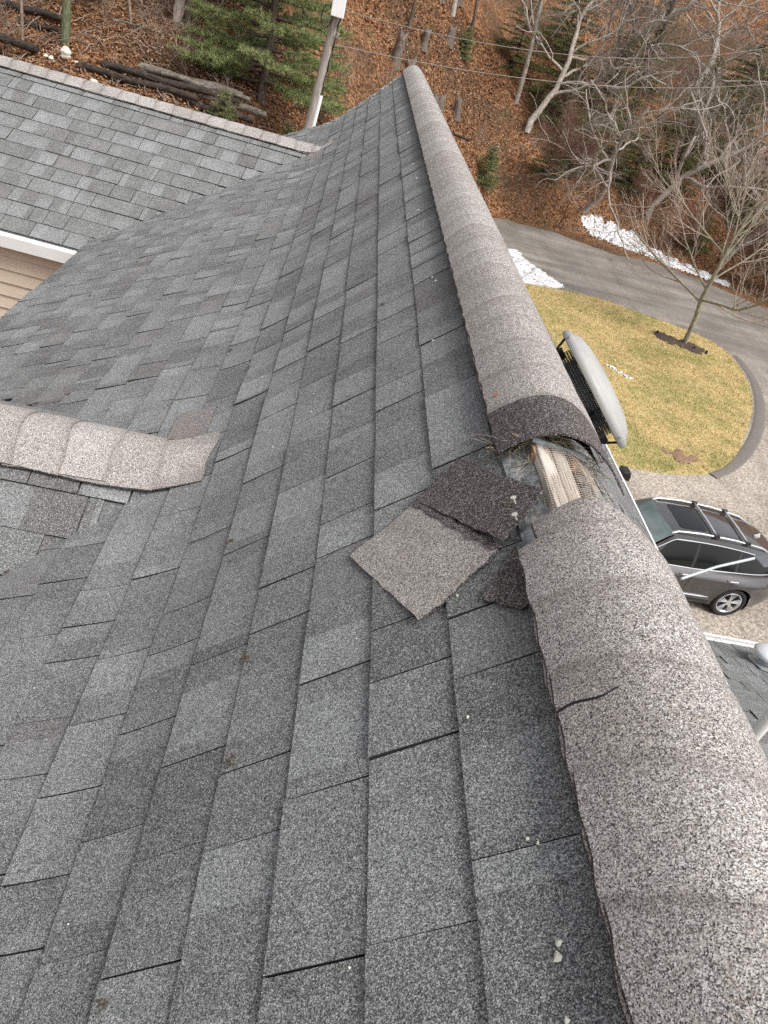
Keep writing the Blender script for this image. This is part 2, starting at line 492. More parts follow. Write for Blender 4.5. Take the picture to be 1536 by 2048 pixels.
lumpy_patch('snow_patch', [(9.95, 24.25), (10.25, 24.15), (10.9, 23.6), (11.0, 23.3), (10.6, 23.45), (10.2, 23.8)], lambda x, y: ZG + .09, M_SNOW, .03,
            'thin streak of snow on the lawn beside the roof fan dome', 'snow', step=.07)
M_MULCH = simple('dark mulch', (.055, .036, .028), .95, var=.6, nscale=25)
lumpy_patch('mulch_bed', [(13.7, 29.3), (14.3, 29.5), (15.2, 29.1), (15.8, 28.4), (15.5, 27.8), (14.9, 27.9), (14.2, 28.4), (13.7, 28.9)], lambda x, y: ZG + .09, M_MULCH, .07,
            'dark brown mulch bed around foot of the small lawn tree', 'mulch bed', step=.1)
lumpy_patch('bare_soil', [(10.2, 18.5), (10.8, 18.4), (11.5, 18.1), (11.3, 17.9), (10.7, 17.6), (10.4, 18.0)], lambda x, y: ZG + .075, simple('reddish soil', (.22, .14, .085), .95, var=.3, nscale=12), .01,
            'bare reddish soil patch near the rounded lower lawn edge', 'soil patch', step=.1)
# asphalt berm round the lawn's right edge
def berm():
    pts = [(17.6, 29.0), (17.55, 27.4), (16.95, 25.2), (15.95, 22.95), (14.9, 21.1), (13.95, 19.7), (12.85, 18.4), (11.7, 17.4)]
    mb = MB()
    mm = Mat('dark asphalt kerb'); v = mm.world()
    g = mm.noise(v, 30, 5, .75)
    mm.col(mm.ramp(g, [(.3, (.07, .062, .055)), (.7, (.24, .215, .19))])).set(rough=.95); mm.bump(g, .6, .03)
    rows = []
    for i, p in enumerate(pts):
        a = pts[max(0, i - 1)]; b = pts[min(len(pts) - 1, i + 1)]
        d = Vector((b[0] - a[0], b[1] - a[1], 0)).normalized(); n = Vector((-d.y, d.x, 0))
        row = []; jj = 1 + .12 * math.sin(i * 2.7)
        for t, h in ((-.24, -.01), (-.18, .025), (-.06, .04), (.06, .035), (.16, .025), (.21, -.01)):
            q = Vector((p[0], p[1], ZG)) + n * t * (.85 if i in (0, 7) else 1); q.z += h; row.append(q)
        rows.append(row)
    mb.grid(rows)
    o = mb.obj('kerb', mm.m, smooth=True, kind='structure')
    o.modifiers.new('sub', 'SUBSURF').render_levels = 2
berm()

# ------------------------------------------------------------------ the house
TH1, TH2, THR = .7623, .4669, .7742
AX, AZ = .025, .024               # ridge line
EXP = .143
S1 = .2305                       # first visible course line, measured down the slope
SC = S1 + EXP * 5.4496           # crease
HOUSE = thing('house', 'house with dark grey laminated shingle roof, torn ridge and tan siding', 'house')
Y0, Y1 = -1.3, 9.0

def prof(v):
    """main roof left slope: point and normal at distance v down from the ridge, rounded at the crease"""
    r = .16
    c1, n1, c2, n2 = math.cos(TH1), math.sin(TH1), math.cos(TH2), math.sin(TH2)
    if v <= SC - r: return (-v * c1, -v * n1, TH1)
    cx, cz = -SC * c1, -SC * n1
    if v >= SC + r: return (cx - (v - SC) * c2, cz - (v - SC) * n2, TH2)
    t = (v - (SC - r)) / (2 * r)
    a = (cx + r * c1, cz + r * n1); b = (cx, cz); c = (cx - r * c2, cz - r * n2)
    x = (1 - t) ** 2 * a[0] + 2 * t * (1 - t) * b[0] + t * t * c[0]
    z = (1 - t) ** 2 * a[1] + 2 * t * (1 - t) * b[1] + t * t * c[1]
    return (x, z, TH1 + (TH2 - TH1) * t)
def S_main(u, v, h):
    x, z, th = prof(v)
    wav = .0025 * math.sin(u * 2.3 + v * 1.7) + .0018 * math.sin(u * 5.1 - v * 3.1)
    h += wav
    return Vector((x - math.sin(th) * h, u, z + math.cos(th) * h))
def S_right(u, v, h):
    return Vector((AX + v * math.cos(THR) + math.sin(THR) * h, u, AZ - v * math.sin(THR) + math.cos(THR) * h))
CX, CZ = prof(SC)[0], -SC * math.sin(TH1)
def make_plane(O, az, phi, side=-1):
    O = Vector(O)
    a = Vector((-math.cos(az), math.sin(az), 0)); b = Vector((-math.sin(az), -math.cos(az), 0)) * (1 if side < 0 else -1)
    d = b * math.cos(phi) - Vector((0, 0, math.sin(phi))); n = b * math.sin(phi) + Vector((0, 0, math.cos(phi)))
    return lambda u, v, h: O + a * u + d * v + n * h
FAR_O, FAR_AZ, FAR_PHI = (-.62, 7.28, -.700), math.radians(5), math.radians(26.2)
NEAR_O, NEAR_AZ, NEAR_PHI = (-.62, 1.925, -.700), math.radians(1), math.radians(28)
S_far = make_plane(FAR_O, FAR_AZ, FAR_PHI); S_farb = make_plane(FAR_O, FAR_AZ, FAR_PHI, 1)
S_near = make_plane(NEAR_O, NEAR_AZ, NEAR_PHI); S_nearb = make_plane(NEAR_O, NEAR_AZ, NEAR_PHI, 1)
# wing on the right: ridge along X, slope falls towards +Y to a gutter
WG = Vector((3.26, 4.28, -3.13)); WPHI = math.radians(19)
def S_wing(u, v, h):      # v measured down from the wing ridge (v=4.2 at gutter)
    up = 4.2 - v
    return WG + Vector((u, -up * math.cos(WPHI) + h * math.sin(WPHI), up * math.sin(WPHI) + h * math.cos(WPHI)))
def main_left_z(x):
    if x > CX: return x * math.tan(TH1)
    return CZ + (x - CX) * math.tan(TH2)

def px_size(p):
    d = Vector(p) - CAM; zc = d.dot(fwd)
    if zc < .1: return 0, False
    x = 768 + 1420.7 * d.dot(right) / zc; y = 1024 + 1420.7 * d.dot(down) / zc
    return 1420.7 / zc, (-60 < x < 1596 and -60 < y < 2108)

def deck(name, Sf, u0, u1, v0, v1, nv=12, h=-.004, parent=HOUSE, mat=None, hole=None):
    mb = MB()
    us = [u0, u1] if not hole else [u0, hole[0], hole[1], u1]
    for ua, ub in zip(us, us[1:]):
        va = v0
        if hole and (ua, ub) == (hole[0], hole[1]): va = hole[2]
        P = [[Sf(ua + (ub - ua) * i, va + (v1 - va) * k / nv, h) for i in (0, .5, 1)] for k in range(nv + 1)]
        Q = [[Sf(ua + (ub - ua) * i, va + (v1 - va) * k / nv, h - .018) for i in (0, .5, 1)] for k in range(nv + 1)]
        mb.grid(P); mb.grid(Q)
        for A, B in ((P[0], Q[0]), (P[-1], Q[-1])): mb.grid([A, B])
        mb.grid([[p[0] for p in P], [q[0] for q in Q]]); mb.grid([[p[-1] for p in P], [q[-1] for q in Q]])
    return mb.obj(name, mat or M_BLACK, parent)

SLOPE_MAIN = deck('main_roof', S_main, Y0, Y1, -.02, 2.795, 30, hole=(.78, 1.24, .026))
SLOPE_RIGHT = deck('right_roof_slope', S_right, Y0, Y1, .016, 4.47, 4, hole=(.78, 1.24, .066))
ROOF_FAR = deck('rear_gable_roof', S_far, 0, 5.2, 0, 1.93, 2, mat=M_SH)
ROOF_NEAR = deck('front_gable_roof', S_near, 0, 5.2, 0, 1.7, 2, mat=M_SH)
deck('gable_back_slope', S_farb, 0, 5.2, 0, 1.0, 2); deck('gable_back_slope', S_nearb, 0, 5.2, 0, .62, 2, h=-.001, mat=M_SH)
ROOF_WING = deck('wing_roof', S_wing, -2.6, 7, 0, 4.2, 2, mat=M_SH)

def tab_geom(mb, Sf, u0, u1, v0, vlen, hb, ht, tone=0., nseg=3, flare=0.0):
    """one shingle tab: top surface + butt + two sides. v0 = upper end, butt at v0+vlen. local origin optional"""
    g = .0016 if (Sf((u0 + u1) / 2, v0, 0) - CAM).length < 2.2 else .0030
    a, b = u0 + g * (random.random() < .8), u1 - g
    rows = []
    for k in range(nseg + 1):
        t = k / nseg; v = v0 + vlen * t; h = ht + (hb - ht) * t
        rows.append((v, h, t))
    uo = u0
    for (v, h, t), (v2, h2, t2) in zip(rows, rows[1:]):
        mb.face([Sf(a, v, h), Sf(a, v2, h2), Sf(b, v2, h2), Sf(b, v, h)],
                [(0, v - v0 - .02), (0, v2 - v0 - .02), (b - a, v2 - v0 - .02), (b - a, v - v0 - .02)], tone)
        mb.face([Sf(a, v, -.001), Sf(a, v2, -.001), Sf(a, v2, h2), Sf(a, v, h)], [(0, .05)] * 4, tone, 1)
        mb.face([Sf(b, v, h), Sf(b, v2, h2), Sf(b, v2, -.001), Sf(b, v, -.001)], [(0, .05)] * 4, tone, 1)
    v, h, _ = rows[-1]
    mb.face([Sf(a, v, h), Sf(a, v, -.001), Sf(b, v, -.001), Sf(b, v, h)], [(0, .05)] * 4, tone, 1)

class ShingleField:
    def __init__(s): s.c = []
    def add(s, Sf, u0, u1, v0, vlen, parent, nseg, **k):
        mid = Sf((u0 + u1) / 2, v0 + vlen / 2, 0)
        ps, vis = px_size(mid)
        s.c.append((ps * ps * (u1 - u0) if vis else 0, Sf, u0, u1, v0, vlen, parent, nseg, random.choice((random.uniform(.006, .008), random.uniform(.009, .0115))), random.random()))
    def build(s, limit):
        s.c.sort(key=lambda q: -q[0])
        joined = {}
        for i, (_, Sf, u0, u1, v0, vlen, parent, nseg, hb, tone) in enumerate(s.c):
            if i < limit:
                mb = MB(); tab_geom(mb, Sf, u0, u1, v0, vlen, hb, .0015, 0., nseg)
                mb.obj('shingle', [M_SH, M_EDGE], parent)
            else:
                mb = joined.setdefault(parent.name, (parent, MB()))[1]
                tab_geom(mb, Sf, u0, u1, v0, vlen, hb, .0015, tone, 1 if nseg < 5 else nseg)
        for p, mb in joined.values(): mb.obj('shingles', [M_SH, M_EDGE], p, kind='stuff')
FIELD = ShingleField()
def tabs(Sf, u0, u1, line, e, parent, skip=None, vmax=99, nseg=2, wmin=.13, wmax=.46):
    """one course whose butt lies at v=line"""
    u = u0 - random.uniform(0, .3)
    while u < u1:
        w = random.choice([random.uniform(.11, .19), random.uniform(.18, .27), random.uniform(.26, .40)])
        a, b = max(u, u0), min(u + w, u1)
        u += w
        if b - a < .03: continue
        if skip:
            r = skip(a, b, line - e / 2)
            if r is None: continue
            a, b = r
            if b - a < .02: continue
        FIELD.add(Sf, a, b, line - e - .02, e + .02, parent, nseg)

# main left slope courses
def gable_half(v, O, phi):
    """half width in y of a gable's footprint at main-slope distance v"""
    x, z, th = prof(v)
    return (O[2] - z) / math.tan(phi)
def skip_main(a, b, v):
    if v < SC: return a, b
    for O, phi in ((NEAR_O, NEAR_PHI), (FAR_O, FAR_PHI)):
        x, z, th = prof(v)
        hw = gable_half(v, O, phi) - .07
        oy = O[1] + (.087 * (O[0] - x) if O is FAR_O else 0)
        if hw <= 0: continue
        lo, hi = oy - hw, oy + hw
        if a > lo and b < hi: return None
        if a < lo < b: return a, lo
        if a < hi < b: return hi, b
    return a, b
k = 0
while S1 + EXP * k < 2.93 + .01:
    line = S1 + EXP * k
    near_crease = abs(line - EXP / 2 - SC) < .32
    tabs(S_main, Y0, Y1, line, EXP, SLOPE_MAIN, skip_main, nseg=5 if near_crease else 2)
    k += 1
# gables
def skip_gable(Sf):
    def f(a, b, v):
        def below(u):
            p = Sf(u, v, 0); return p.z < main_left_z(p.x) - .012
        lim = a
        while lim < b and below(lim): lim += .02
        if lim >= b: return None
        return lim, b
    return f
for k in range(1, 13): tabs(S_far, 0, 5.2, .02 + .1595 * k, .1595, ROOF_FAR, skip_gable(S_far))
for k in range(1, 12): tabs(S_near, 0, 3.2, .06 + EXP * k, EXP, ROOF_NEAR, skip_gable(S_near))
# right slope
for k in range(31): tabs(S_right, Y0, Y1, .235 + .1416 * k, .1416, SLOPE_RIGHT)
def skip_wing(a, b, v):
    p = S_wing((a + b) / 2, v, 0)
    return (a, b) if p.z > -p.x * math.tan(TH1) - .03 else None
for k in range(29): tabs(S_wing, -2.4, 5, .2 + EXP * k, EXP, ROOF_WING, skip_wing)
FIELD.build(298)

# ------------------------------------------------------------------ ridge caps
def cap_profile(t, half_l, half_r, O=(0, 0), th=TH1, thr=None, r=.05, lift=.016):
    """t in -1..1 across the cap -> (x,z): rounded tent"""
    thr = thr or th
    x = t * (half_l * math.cos(th) if t < 0 else half_r * math.cos(thr))
    tl, tr = math.tan(th), math.tan(thr)
    z = -(tl + tr) / 2 * (math.sqrt(x * x + r * r) - r * .62) - (tr - tl) / 2 * x
    edge = (max(0, abs(t) - .2) / .8) ** 2
    return x + O[0], z + lift * (1 - .6 * edge) + O[1]
def lift_y(y):
    return .068 - .020 * sstep(.9, 1.5, y) - .012 * sstep(1.6, 6, y)
def cap_piece(yf, length, parent, mats=None, dark=0.0, half=(.15, .165), lift=.042, far_h=.008, near_h=.001, jag=.0012, dirn=1, name='ridge_cap_shingle', frame=None, th=TH1, thr=.64, r=.08, ny=8, nx=14, uneven=0.0, bulge=1.0, skew=0.0, skew_r=None, O=(AX, AZ)):
    """frame(x, y, z) maps the cap section to the world; yf = butt end; piece runs back from yf by length"""
    if frame: O = (0, 0); thr = th
    frame = frame or (lambda x, y, z, lo=0: Vector((x, y, z)))
    top = []; bot = []
    ph = random.uniform(0, 6)
    for i in range(ny + 1):
        t = i / ny; y = yf - dirn * length * t
        h = far_h * (1 - t) + near_h * t + .0035 * math.sin(PI * min(1, t * 2.05)) * bulge * .6
        ra, rb = [], []
        for j in range(nx + 1):
            s = -1 + 2 * j / nx
            jl = 1 + (jag / .115) * math.sin(17 * i + ph) * (abs(s) == 1) + uneven * math.sin(ph + i * .8) * .02
            x, z = cap_profile(s * jl, half[0], half[1], O, th=th, thr=thr, r=r, lift=lift)
            yy = y - (skew if x < O[0] or skew_r is None else skew_r) * (x - O[0]) + .004 * math.sin(s * 5 + ph) * (1 - t) + (random.uniform(-.0015, .0015) if i in (0,) else 0) + .004 * math.sin(ph + s * 3) * (1 - t)
            ra.append(frame(x, yy, z + h)); rb.append(frame(x, yy, z + h - .0045, .0045))
        top.append(ra); bot.append(rb)
    mb = MB()
    nd = int(round(ny * dark))
    for i in range(ny):
        m_ = 1 if i >= ny - nd else 0
        va, vb = length * i / ny, length * (i + 1) / ny
        for j in range(nx): mb.face([top[i][j], top[i][j + 1], top[i + 1][j + 1], top[i + 1][j]], [(0, va), (0, va), (0, vb), (0, vb)], 0, m_)
    mb.grid(bot, m=1); mb.grid([top[0], bot[0]], m=1); mb.grid([top[-1], bot[-1]], m=1)
    mb.grid([[q[0] for q in top], [q[0] for q in bot]], m=1); mb.grid([[q[-1] for q in top], [q[-1] for q in bot]], m=1)
    return mb.obj(name, mats or [M_CAP, M_DARK], parent, smooth=False)

RIDGE = MB()
# filter-fabric ridge vent under the caps (black core)
for (a, b) in ((Y0, .70), (1.19, Y1 - .02)):
    rows = []
    for y in (a, b):
        rows.append([Vector((lambda q: (q[0] * .93, y, q[1]))(cap_profile(-1 + j / 7, .15, .165, (AX, AZ), thr=.64, r=.08, lift=.026))) for j in range(15)])
    RIDGE.grid(rows)
RIDGE = RIDGE.obj('ridge_vent', M_BLACK, HOUSE)
k = 0
yf = 1.443
while yf < Y1 + .05:
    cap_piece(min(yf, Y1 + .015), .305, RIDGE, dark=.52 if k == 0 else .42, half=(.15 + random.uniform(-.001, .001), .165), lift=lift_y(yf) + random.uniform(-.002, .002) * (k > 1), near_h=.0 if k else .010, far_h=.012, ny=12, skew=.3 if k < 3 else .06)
    yf += EXP; k += 1
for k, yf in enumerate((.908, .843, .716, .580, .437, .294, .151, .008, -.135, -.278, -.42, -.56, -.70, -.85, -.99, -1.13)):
    cap_piece(yf, .29, RIDGE, dark=0, half=(.122 if k == 0 else .160, .185), lift=lift_y(yf) - (.008 if k == 0 else 0) + random.uniform(-.002, .003), far_h=.011, near_h=.0, ny=12, nx=24, skew=.28, skew_r=.8 if k == 0 else None)

cr = MB(); rows = []  # black strip just proud of the cap paints in the split's shadow gap
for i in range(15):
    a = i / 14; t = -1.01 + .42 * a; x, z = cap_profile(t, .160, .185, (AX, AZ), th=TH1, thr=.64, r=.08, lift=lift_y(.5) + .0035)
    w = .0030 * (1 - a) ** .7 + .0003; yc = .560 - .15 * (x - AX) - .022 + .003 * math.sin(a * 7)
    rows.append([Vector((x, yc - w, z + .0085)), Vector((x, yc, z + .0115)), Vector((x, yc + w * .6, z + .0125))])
cr.grid(rows); cr.obj('split_shade_strip', M_BLACK, RIDGE)
def gable_frame(O, az, z0=0.0):
    O = Vector(O); a = Vector((-math.cos(az), math.sin(az), 0)); b = Vector((-math.sin(az), -math.cos(az), 0))
    def f(x, y, z, lo=0):
        p = O + a * y - b * x + Vector((0, 0, z + z0))
        m_ = main_left_z(p.x) + .019 - lo
        if p.z < m_: p.z = m_
        return p
    return f
fr = gable_frame(NEAR_O, NEAR_AZ)
for k in range(14):
    w = .02 * (k == 0)
    cap_piece(.095 + .14 * k, .30, ROOF_NEAR, dark=0, half=(.175, .15), lift=.030 + random.uniform(-.001, .002), far_h=.010, bulge=.3, near_h=.004, dirn=-1, frame=fr, th=NEAR_PHI, r=.05, ny=4, nx=14, uneven=1)
fr = gable_frame(FAR_O, FAR_AZ)
for k in range(30):
    cap_piece(.02 + .162 * k, .30, ROOF_FAR, dark=0, half=(.13, .13), lift=.026, far_h=.014, near_h=.004, dirn=-1, frame=fr, th=FAR_PHI, r=.03, ny=3, nx=8, uneven=.5)
# pinkish cap shingle woven flat where the near gable meets the main slope
mb = MB(); tab_geom(mb, S_main, 2.06, 2.27, S1 + 5 * EXP + .085, .15, .014, .009, 0, 4)
mb.obj('ridge_cap_shingle', M_FADED, SLOPE_MAIN)
mb = MB(); tab_geom(mb, S_main, 6.9, 7.25, SC - .05, .16, .014, .009, 0, 4)
mb.obj('ridge_cap_shingle', M_FADED, SLOPE_MAIN)

# ------------------------------------------------------------------ the hole in the ridge
mb = MB()
for (x, w) in ((-.006, .027), (.0245, .027)):
    o = MB(); o.box((0, 0, 0), (w, .75, .035)); ob = o.obj('ridge_board', M_LUMBER, RIDGE)
    ob.location = (x, 1.08, -.010 - (.001 if x > .01 else 0)); bevel(ob, .003)
# worn strips of shingle either side of the slot
for side, Sf, va, vb in ((-1, S_main, .026, .082), (1, S_right, .066, .125)):
    o = MB(); P = []; Q = []
    for i in range(14):
        u = .775 + .037 * i
        P.append([Sf(u, va + (vb - va) * j / 4 + .0015 * math.sin(i * 2.1 + j), .006 + .002 * math.sin(i + j)) for j in range(5)])
        Q.append([Sf(u, va + (vb - va) * j / 4, -.003) for j in range(5)])
    o.grid(P); o.grid([[p[0] for p in P], [q[0] for q in Q]]); o.grid([[p[-1] for p in P], [q[-1] for q in Q]])
    o.obj('worn_shingle_strip', M_FOIL, RIDGE)
o = MB(); o.grid([[S_right(.8 + .055 * i, .125 + .13 * j / 4, .0105 + .001 * math.sin(i * 3 + j)) for j in range(5)] for i in range(9)])
o.obj('worn_shingle_strip', M_FOIL, RIDGE)
o = MB(); o.box((0, 0, 0), (.105, .006, .008)); ob = o.obj('flashing', simple('pale blue flashing', (.55, .63, .66), .4, var=.06), RIDGE)
ob.location = (.026, 1.165, .010); ob.rotation_euler = (.3, .03, -.22)
for x, c in ((-.020, 0), (.060, 1)):
    o = MB(); o.box((0, 0, 0), (.011, .024, .020), jit=.003); ob = o.obj('rafter_end', simple('raw brown wood', (.30, .18, .10), .8, var=.2, nscale=40), RIDGE)
    ob.location = (x, 1.150, -.006)
# netting
net = MB()
def netz(x, y): return .010 - .3 * max(0, x - .05) - .3 * max(0, -x) - .003 * math.sin(x * 60 + y * 30)
for i in range(17):
    x = -.022 + .0062 * i
    net.tube([(x + .0012 * math.sin(j * 1.7 + i), (.93 + .029 * j), netz(x, .93 + .029 * j)) for j in range(9)], .0005, 3, False)
for j in range(38):
    y = .935 + .0062 * j
    net.tube([(-.024 + .0133 * i, y + .0012 * math.sin(i * 1.3 + j), netz(-.024 + .0133 * i, y)) for i in range(9)], .0005, 3, False)
net.obj('netting', simple('dusty netting', (.40, .33, .27), .8), RIDGE, kind='stuff')
# fibres of the torn vent matting
fib = MB()
for i in range(330):
    t = random.random()
    x = -.085 + .21 * t; y = 1.195 - .3 * (x - AX) + random.uniform(-.022, .015)
    z = cap_profile(max(-1, (x - AX) / .11), .15, .165, (AX, AZ), thr=.64, r=.08, lift=.020)[1] + random.uniform(-.008, .006)
    p = Vector((x, y, z)); d = Vector((random.uniform(-1, 1), random.uniform(-.9, .5), random.uniform(-.4, .3))) * .009
    pts = [p]
    for _ in range(4):
        d += Vector((random.uniform(-1, 1), random.uniform(-1, 1), random.uniform(-.7, .7))) * .0045; p = p + d; pts.append(p)
    fib.tube(pts, .0004, 3, False)
for i in range(120):
    s_ = random.choice((-1, 1))
    y = random.uniform(.93, 1.2); x = -.035 + random.uniform(-.02, .012) if s_ < 0 else random.uniform(.055, .12)
    p = Vector((x, y, AZ - abs(x - AX) * .95 + .012)); d = Vector((random.uniform(-1, 1), random.uniform(-1, 1), random.uniform(-.1, .5))) * .007; pts = [p]
    for _ in range(4):
        d += Vector((random.uniform(-1, 1), random.uniform(-1, 1), random.uniform(-.8, .5))) * .004; p = p + d; pts.append(p)
    fib.tube(pts, .00035, 3, False)
fib.obj('vent_fibres', simple('straw coloured fibre', (.50, .42, .28), .8), RIDGE, kind='stuff')

# ------------------------------------------------------------------ torn cap shingles lying on the slope
def on_slope(s, y, h): return S_main(y, s, h)
def flat_piece(name, quad, hq, mat, parent, n=10, edge_dark=None, curl=0.0):
    """quad: four (s,y) corners; hq: four heights"""
    P = []; Q = []
    for i in range(n + 1):
        a = i / n; r = []; q = []
        for j in range(n + 1):
            b = j / n
            w = ((1 - a) * (1 - b), a * (1 - b), a * b, (1 - a) * b)
            s_ = sum(w[k] * quad[k][0] for k in range(4)); y = sum(w[k] * quad[k][1] for k in range(4)); h = sum(w[k] * hq[k] for k in range(4))
            h += curl * ((a - .5) ** 2 + (b - .5) ** 2) * .02 + .003 * curl * math.sin(a * 4 + b * 3) + .0012 * math.sin(a * 9 + b * 5)
            if i in (0, n) or j in (0, n):
                jg = .0032 if j == n and name == 'pale_half' else (.0022 if name == 'dark_half' else .0012); s_ += random.uniform(-jg, jg); y += random.uniform(-jg, jg)
            r.append(on_slope(s_, y, h)); q.append(on_slope(s_, y, h - .004))
        P.append(r); Q.append(q)
    mb = MB(); mb.grid(P, m=0); mb.grid(Q, m=1); mb.grid([P[0], Q[0]], m=1); mb.grid([P[-1], Q[-1]], m=1)
    mb.grid([[p[0] for p in P], [q[0] for q in Q]], m=1); mb.grid([[p[-1] for p in P], [q[-1] for q in Q]], m=1)
    return mb.obj(name, [mat, M_DARK], parent)
T1 = thing('torn_shingle', 'torn ridge cap shingle folded in a pale and a dark half below the open ridge', 'shingle')
flat_piece('pale_half', [(.272, 1.163), (.428, 1.094), (.277, .832), (.124, .922)], [.013, .011, .012, .015], M_CAP, T1, 16, curl=.3)
flat_piece('dark_half', [(.167, 1.237), (.021, 1.006), (.110, .925), (.271, 1.170)], [.020, .030, .026, .016], M_DARK, T1, 14, curl=.4)
mb = MB()   # broken crease line between the halves
for i in range(9):
    a = i / 9; s_ = .271 + (.124 - .271) * a; y = 1.166 + (.925 - 1.166) * a
mb.grid([[on_slope(.271 + (.118 - .271) * a / 12 + .004 * math.sin(a * 2.3) + w, 1.168 + (.925 - 1.168) * a / 12, .0165 + .003 * (w > 0)) for a in range(13)] for w in (-.006, .004, .014)])
mb.obj('torn_fold', M_DARK, T1)
for (s_, y) in ((.074, 1.008), (.079, .962)):
    nl = MB(); p0 = on_slope(s_, y, .026); p1 = on_slope(s_ - .002, y + .001, .040); ax = (p1 - p0).normalized()
    nl.tube([p0, p1], .0016, 8)
    nl.tube([p1, p1 + ax * .0012], .0052, 14)
    nl.obj('nail', simple('dull nail steel', (.62, .60, .56), .5, .3), T1)
T2 = thing('torn_shingle', 'small dark corner of a torn shingle tucked under the cap, pale half beside it', 'shingle')
flat_piece('dark_half', [(.098, .922), (.170, .830), (.105, .775), (.08, .80)], [.009, .015, .013, .009], M_DARK, T2, 6)
# flakes of lichen and droppings
M_LICH = simple('pale lichen', (.62, .62, .52), .9, var=.25, nscale=90)
fl = MB()
def flake(s_, y, r):
    n = 8; c = on_slope(s_, y, .0125)
    ring = [on_slope(s_ + r * random.uniform(.5, 1.1) * math.cos(k / n * 2 * PI), y + r * random.uniform(.5, 1.1) * math.sin(k / n * 2 * PI), .0095) for k in range(n)]
    for k in range(n): fl.face([c, ring[k], ring[(k + 1) % n]])
for (s_, y, r) in ((.150, .305, .0065), (.145, .318, .005), (.152, .252, .004), (.160, .43, .0035), (.148, .422, .003), (.215, .62, .003), (.19, 1.9, .006), (.16, 2.4, .005), (.15, 2.35, .006), (.17, 3.3, .01), (.15, 3.9, .012), (.16, 4.3, .012), (.15, 5.3, .014)): flake(s_, y, r)
for i in range(60):
    y = 8.97 - abs(random.gauss(0, .12)); flake(random.uniform(.1, 1.1), y, random.uniform(.008, .025))
for i in range(70): flake(random.uniform(.13, 2.6), random.uniform(.3, 8.5), random.uniform(.0015, .004))
o = fl.obj('lichen', M_LICH, kind='stuff'); tag(o, 'pale lichen flakes and specks scattered on the grey shingles', 'lichen')
db = MB()
for i in range(34):
    k = random.randint(1, 16); y = random.uniform(.3, 7); s_ = S1 + EXP * k - random.uniform(0, .02)
    for _ in range(7):
        p = on_slope(s_ + random.uniform(-.008, .008), y + random.uniform(-.01, .01), .011)
        db.box(p, (.002, random.uniform(.004, .012), .0015), Matrix.Rotation(random.uniform(0, 3), 3, 'Z'))
o = db.obj('pine_debris', simple('brown debris', (.07, .048, .026), .9, var=.4, nscale=60), kind='stuff'); tag(o, 'tiny brown pine scales caught in the shingle joints', 'debris')
o = MB(); o.box((0, 0, 0), (.010, .006, .003), jit=.001); ob = o.obj('fallen_leaf', simple('rusty leaf', (.30, .12, .05), .8)); ob.location = (-.068, 1.372, -.004); ob.rotation_euler = (0, -.6, .3)
tag(ob, 'tiny rusty leaf scrap on the dark band of the ridge cap', 'leaf')

# ------------------------------------------------------------------ gutters, fascia, walls
def gutter(name, p0, p1, out, parent, w=.12, h=.10, t=.004):
    p0, p1, out = Vector(p0), Vector(p1), Vector(out)
    prof_ = [(0, .0), (0, -h), (w * .75, -h), (w, -.03), (w, 0.0), (w - .014, 0.0), (w - .014, -.02)]
    mb = MB(); mb.grid([[p + out * a + Vector((0, 0, b)) for a, b in prof_] for p in (p0, p1)])
    ob = mb.obj(name, M_WHITE, parent)
    sl = ob.modifiers.new('thick', 'SOLIDIFY'); sl.thickness = t
    L = (p1 - p0).length; n = int(L / .6)
    for k in range(n):
        c = p0.lerp(p1, (k + .5) / n) + out * w * .5 + Vector((0, 0, -.006))
        q = MB(); d = (p1 - p0).normalized(); q.tube([c - out * w * .45, c + out * w * .48], .006, 6); q.obj('hanger', M_WHITE, ob)
    return ob
EX, EZ = AX + 4.47 * math.cos(THR), AZ - 4.47 * math.sin(THR)
gutter('gutter', (EX - .005, 4.36, EZ + .0), (EX - .005, Y1, EZ), (1, 0, 0), HOUSE, w=.045)
gutter('gutter', (EX - .02, 4.30, -3.14), (10.0, 4.30, -3.14), (0, 1, 0), HOUSE, w=.09)
# fascia and siding of the rear gable wing
fe = [S_far(u, 1.95, .0) for u in (1.2, 5.2)]
mb = MB()
for i in range(1):
    a, b = fe; dn = Vector((0, 0, -1)); out = (S_far(0, 1, 0) - S_far(0, 0, 0)); out.z = 0; out.normalize()
    prof_ = [(-.03, 0), (.015, 0), (.02, -.012), (.02, -.10), (.0, -.104), (-.26, -.108)]
    mb.grid([[p + out * x + Vector((0, 0, z - .012)) for x, z in prof_] for p in (a, b)])
ob = mb.obj('fascia', M_WHITE, HOUSE); sl = ob.modifiers.new('t', 'SOLIDIFY'); sl.thickness = .004
for k in range(14):
    a, b = fe; q = MB(); z1 = -.115 - .112 * k; z0 = z1 - .110
    pr = [(-.10, z1), (-.095, z1), (-.082, z0 + .012), (-.080, z0), (-.095, z0)]
    q.grid([[p + out * x + Vector((0, 0, z - .0)) for x, z in pr] for p in (a, b)])
    q.obj('siding_board', M_SIDING, HOUSE)
def wall(p0, p1, z0, z1, name='wall'):
    q = MB(); p0, p1 = Vector(p0), Vector(p1)
    q.face([(p0.x, p0.y, z0), (p1.x, p1.y, z0), (p1.x, p1.y, z1), (p0.x, p0.y, z1)])
    ob = q.obj(name, M_SIDING, HOUSE); sl = ob.modifiers.new('t', 'SOLIDIFY'); sl.thickness = .12; sl.offset = 0
wall((2.9, 4.0, 0), (2.9, 8.8, 0), ZG - 1, -3.15)
wall((-2.2, Y0, 0), (-2.2, 8.8, 0), ZG - 1, -1.62)
wall((-2.2, 8.8, 0), (2.9, 8.8, 0), ZG - 1, -3.2)
wall((2.9, 4.0, 0), (9.7, 4.0, 0), ZG - 1, -3.25)
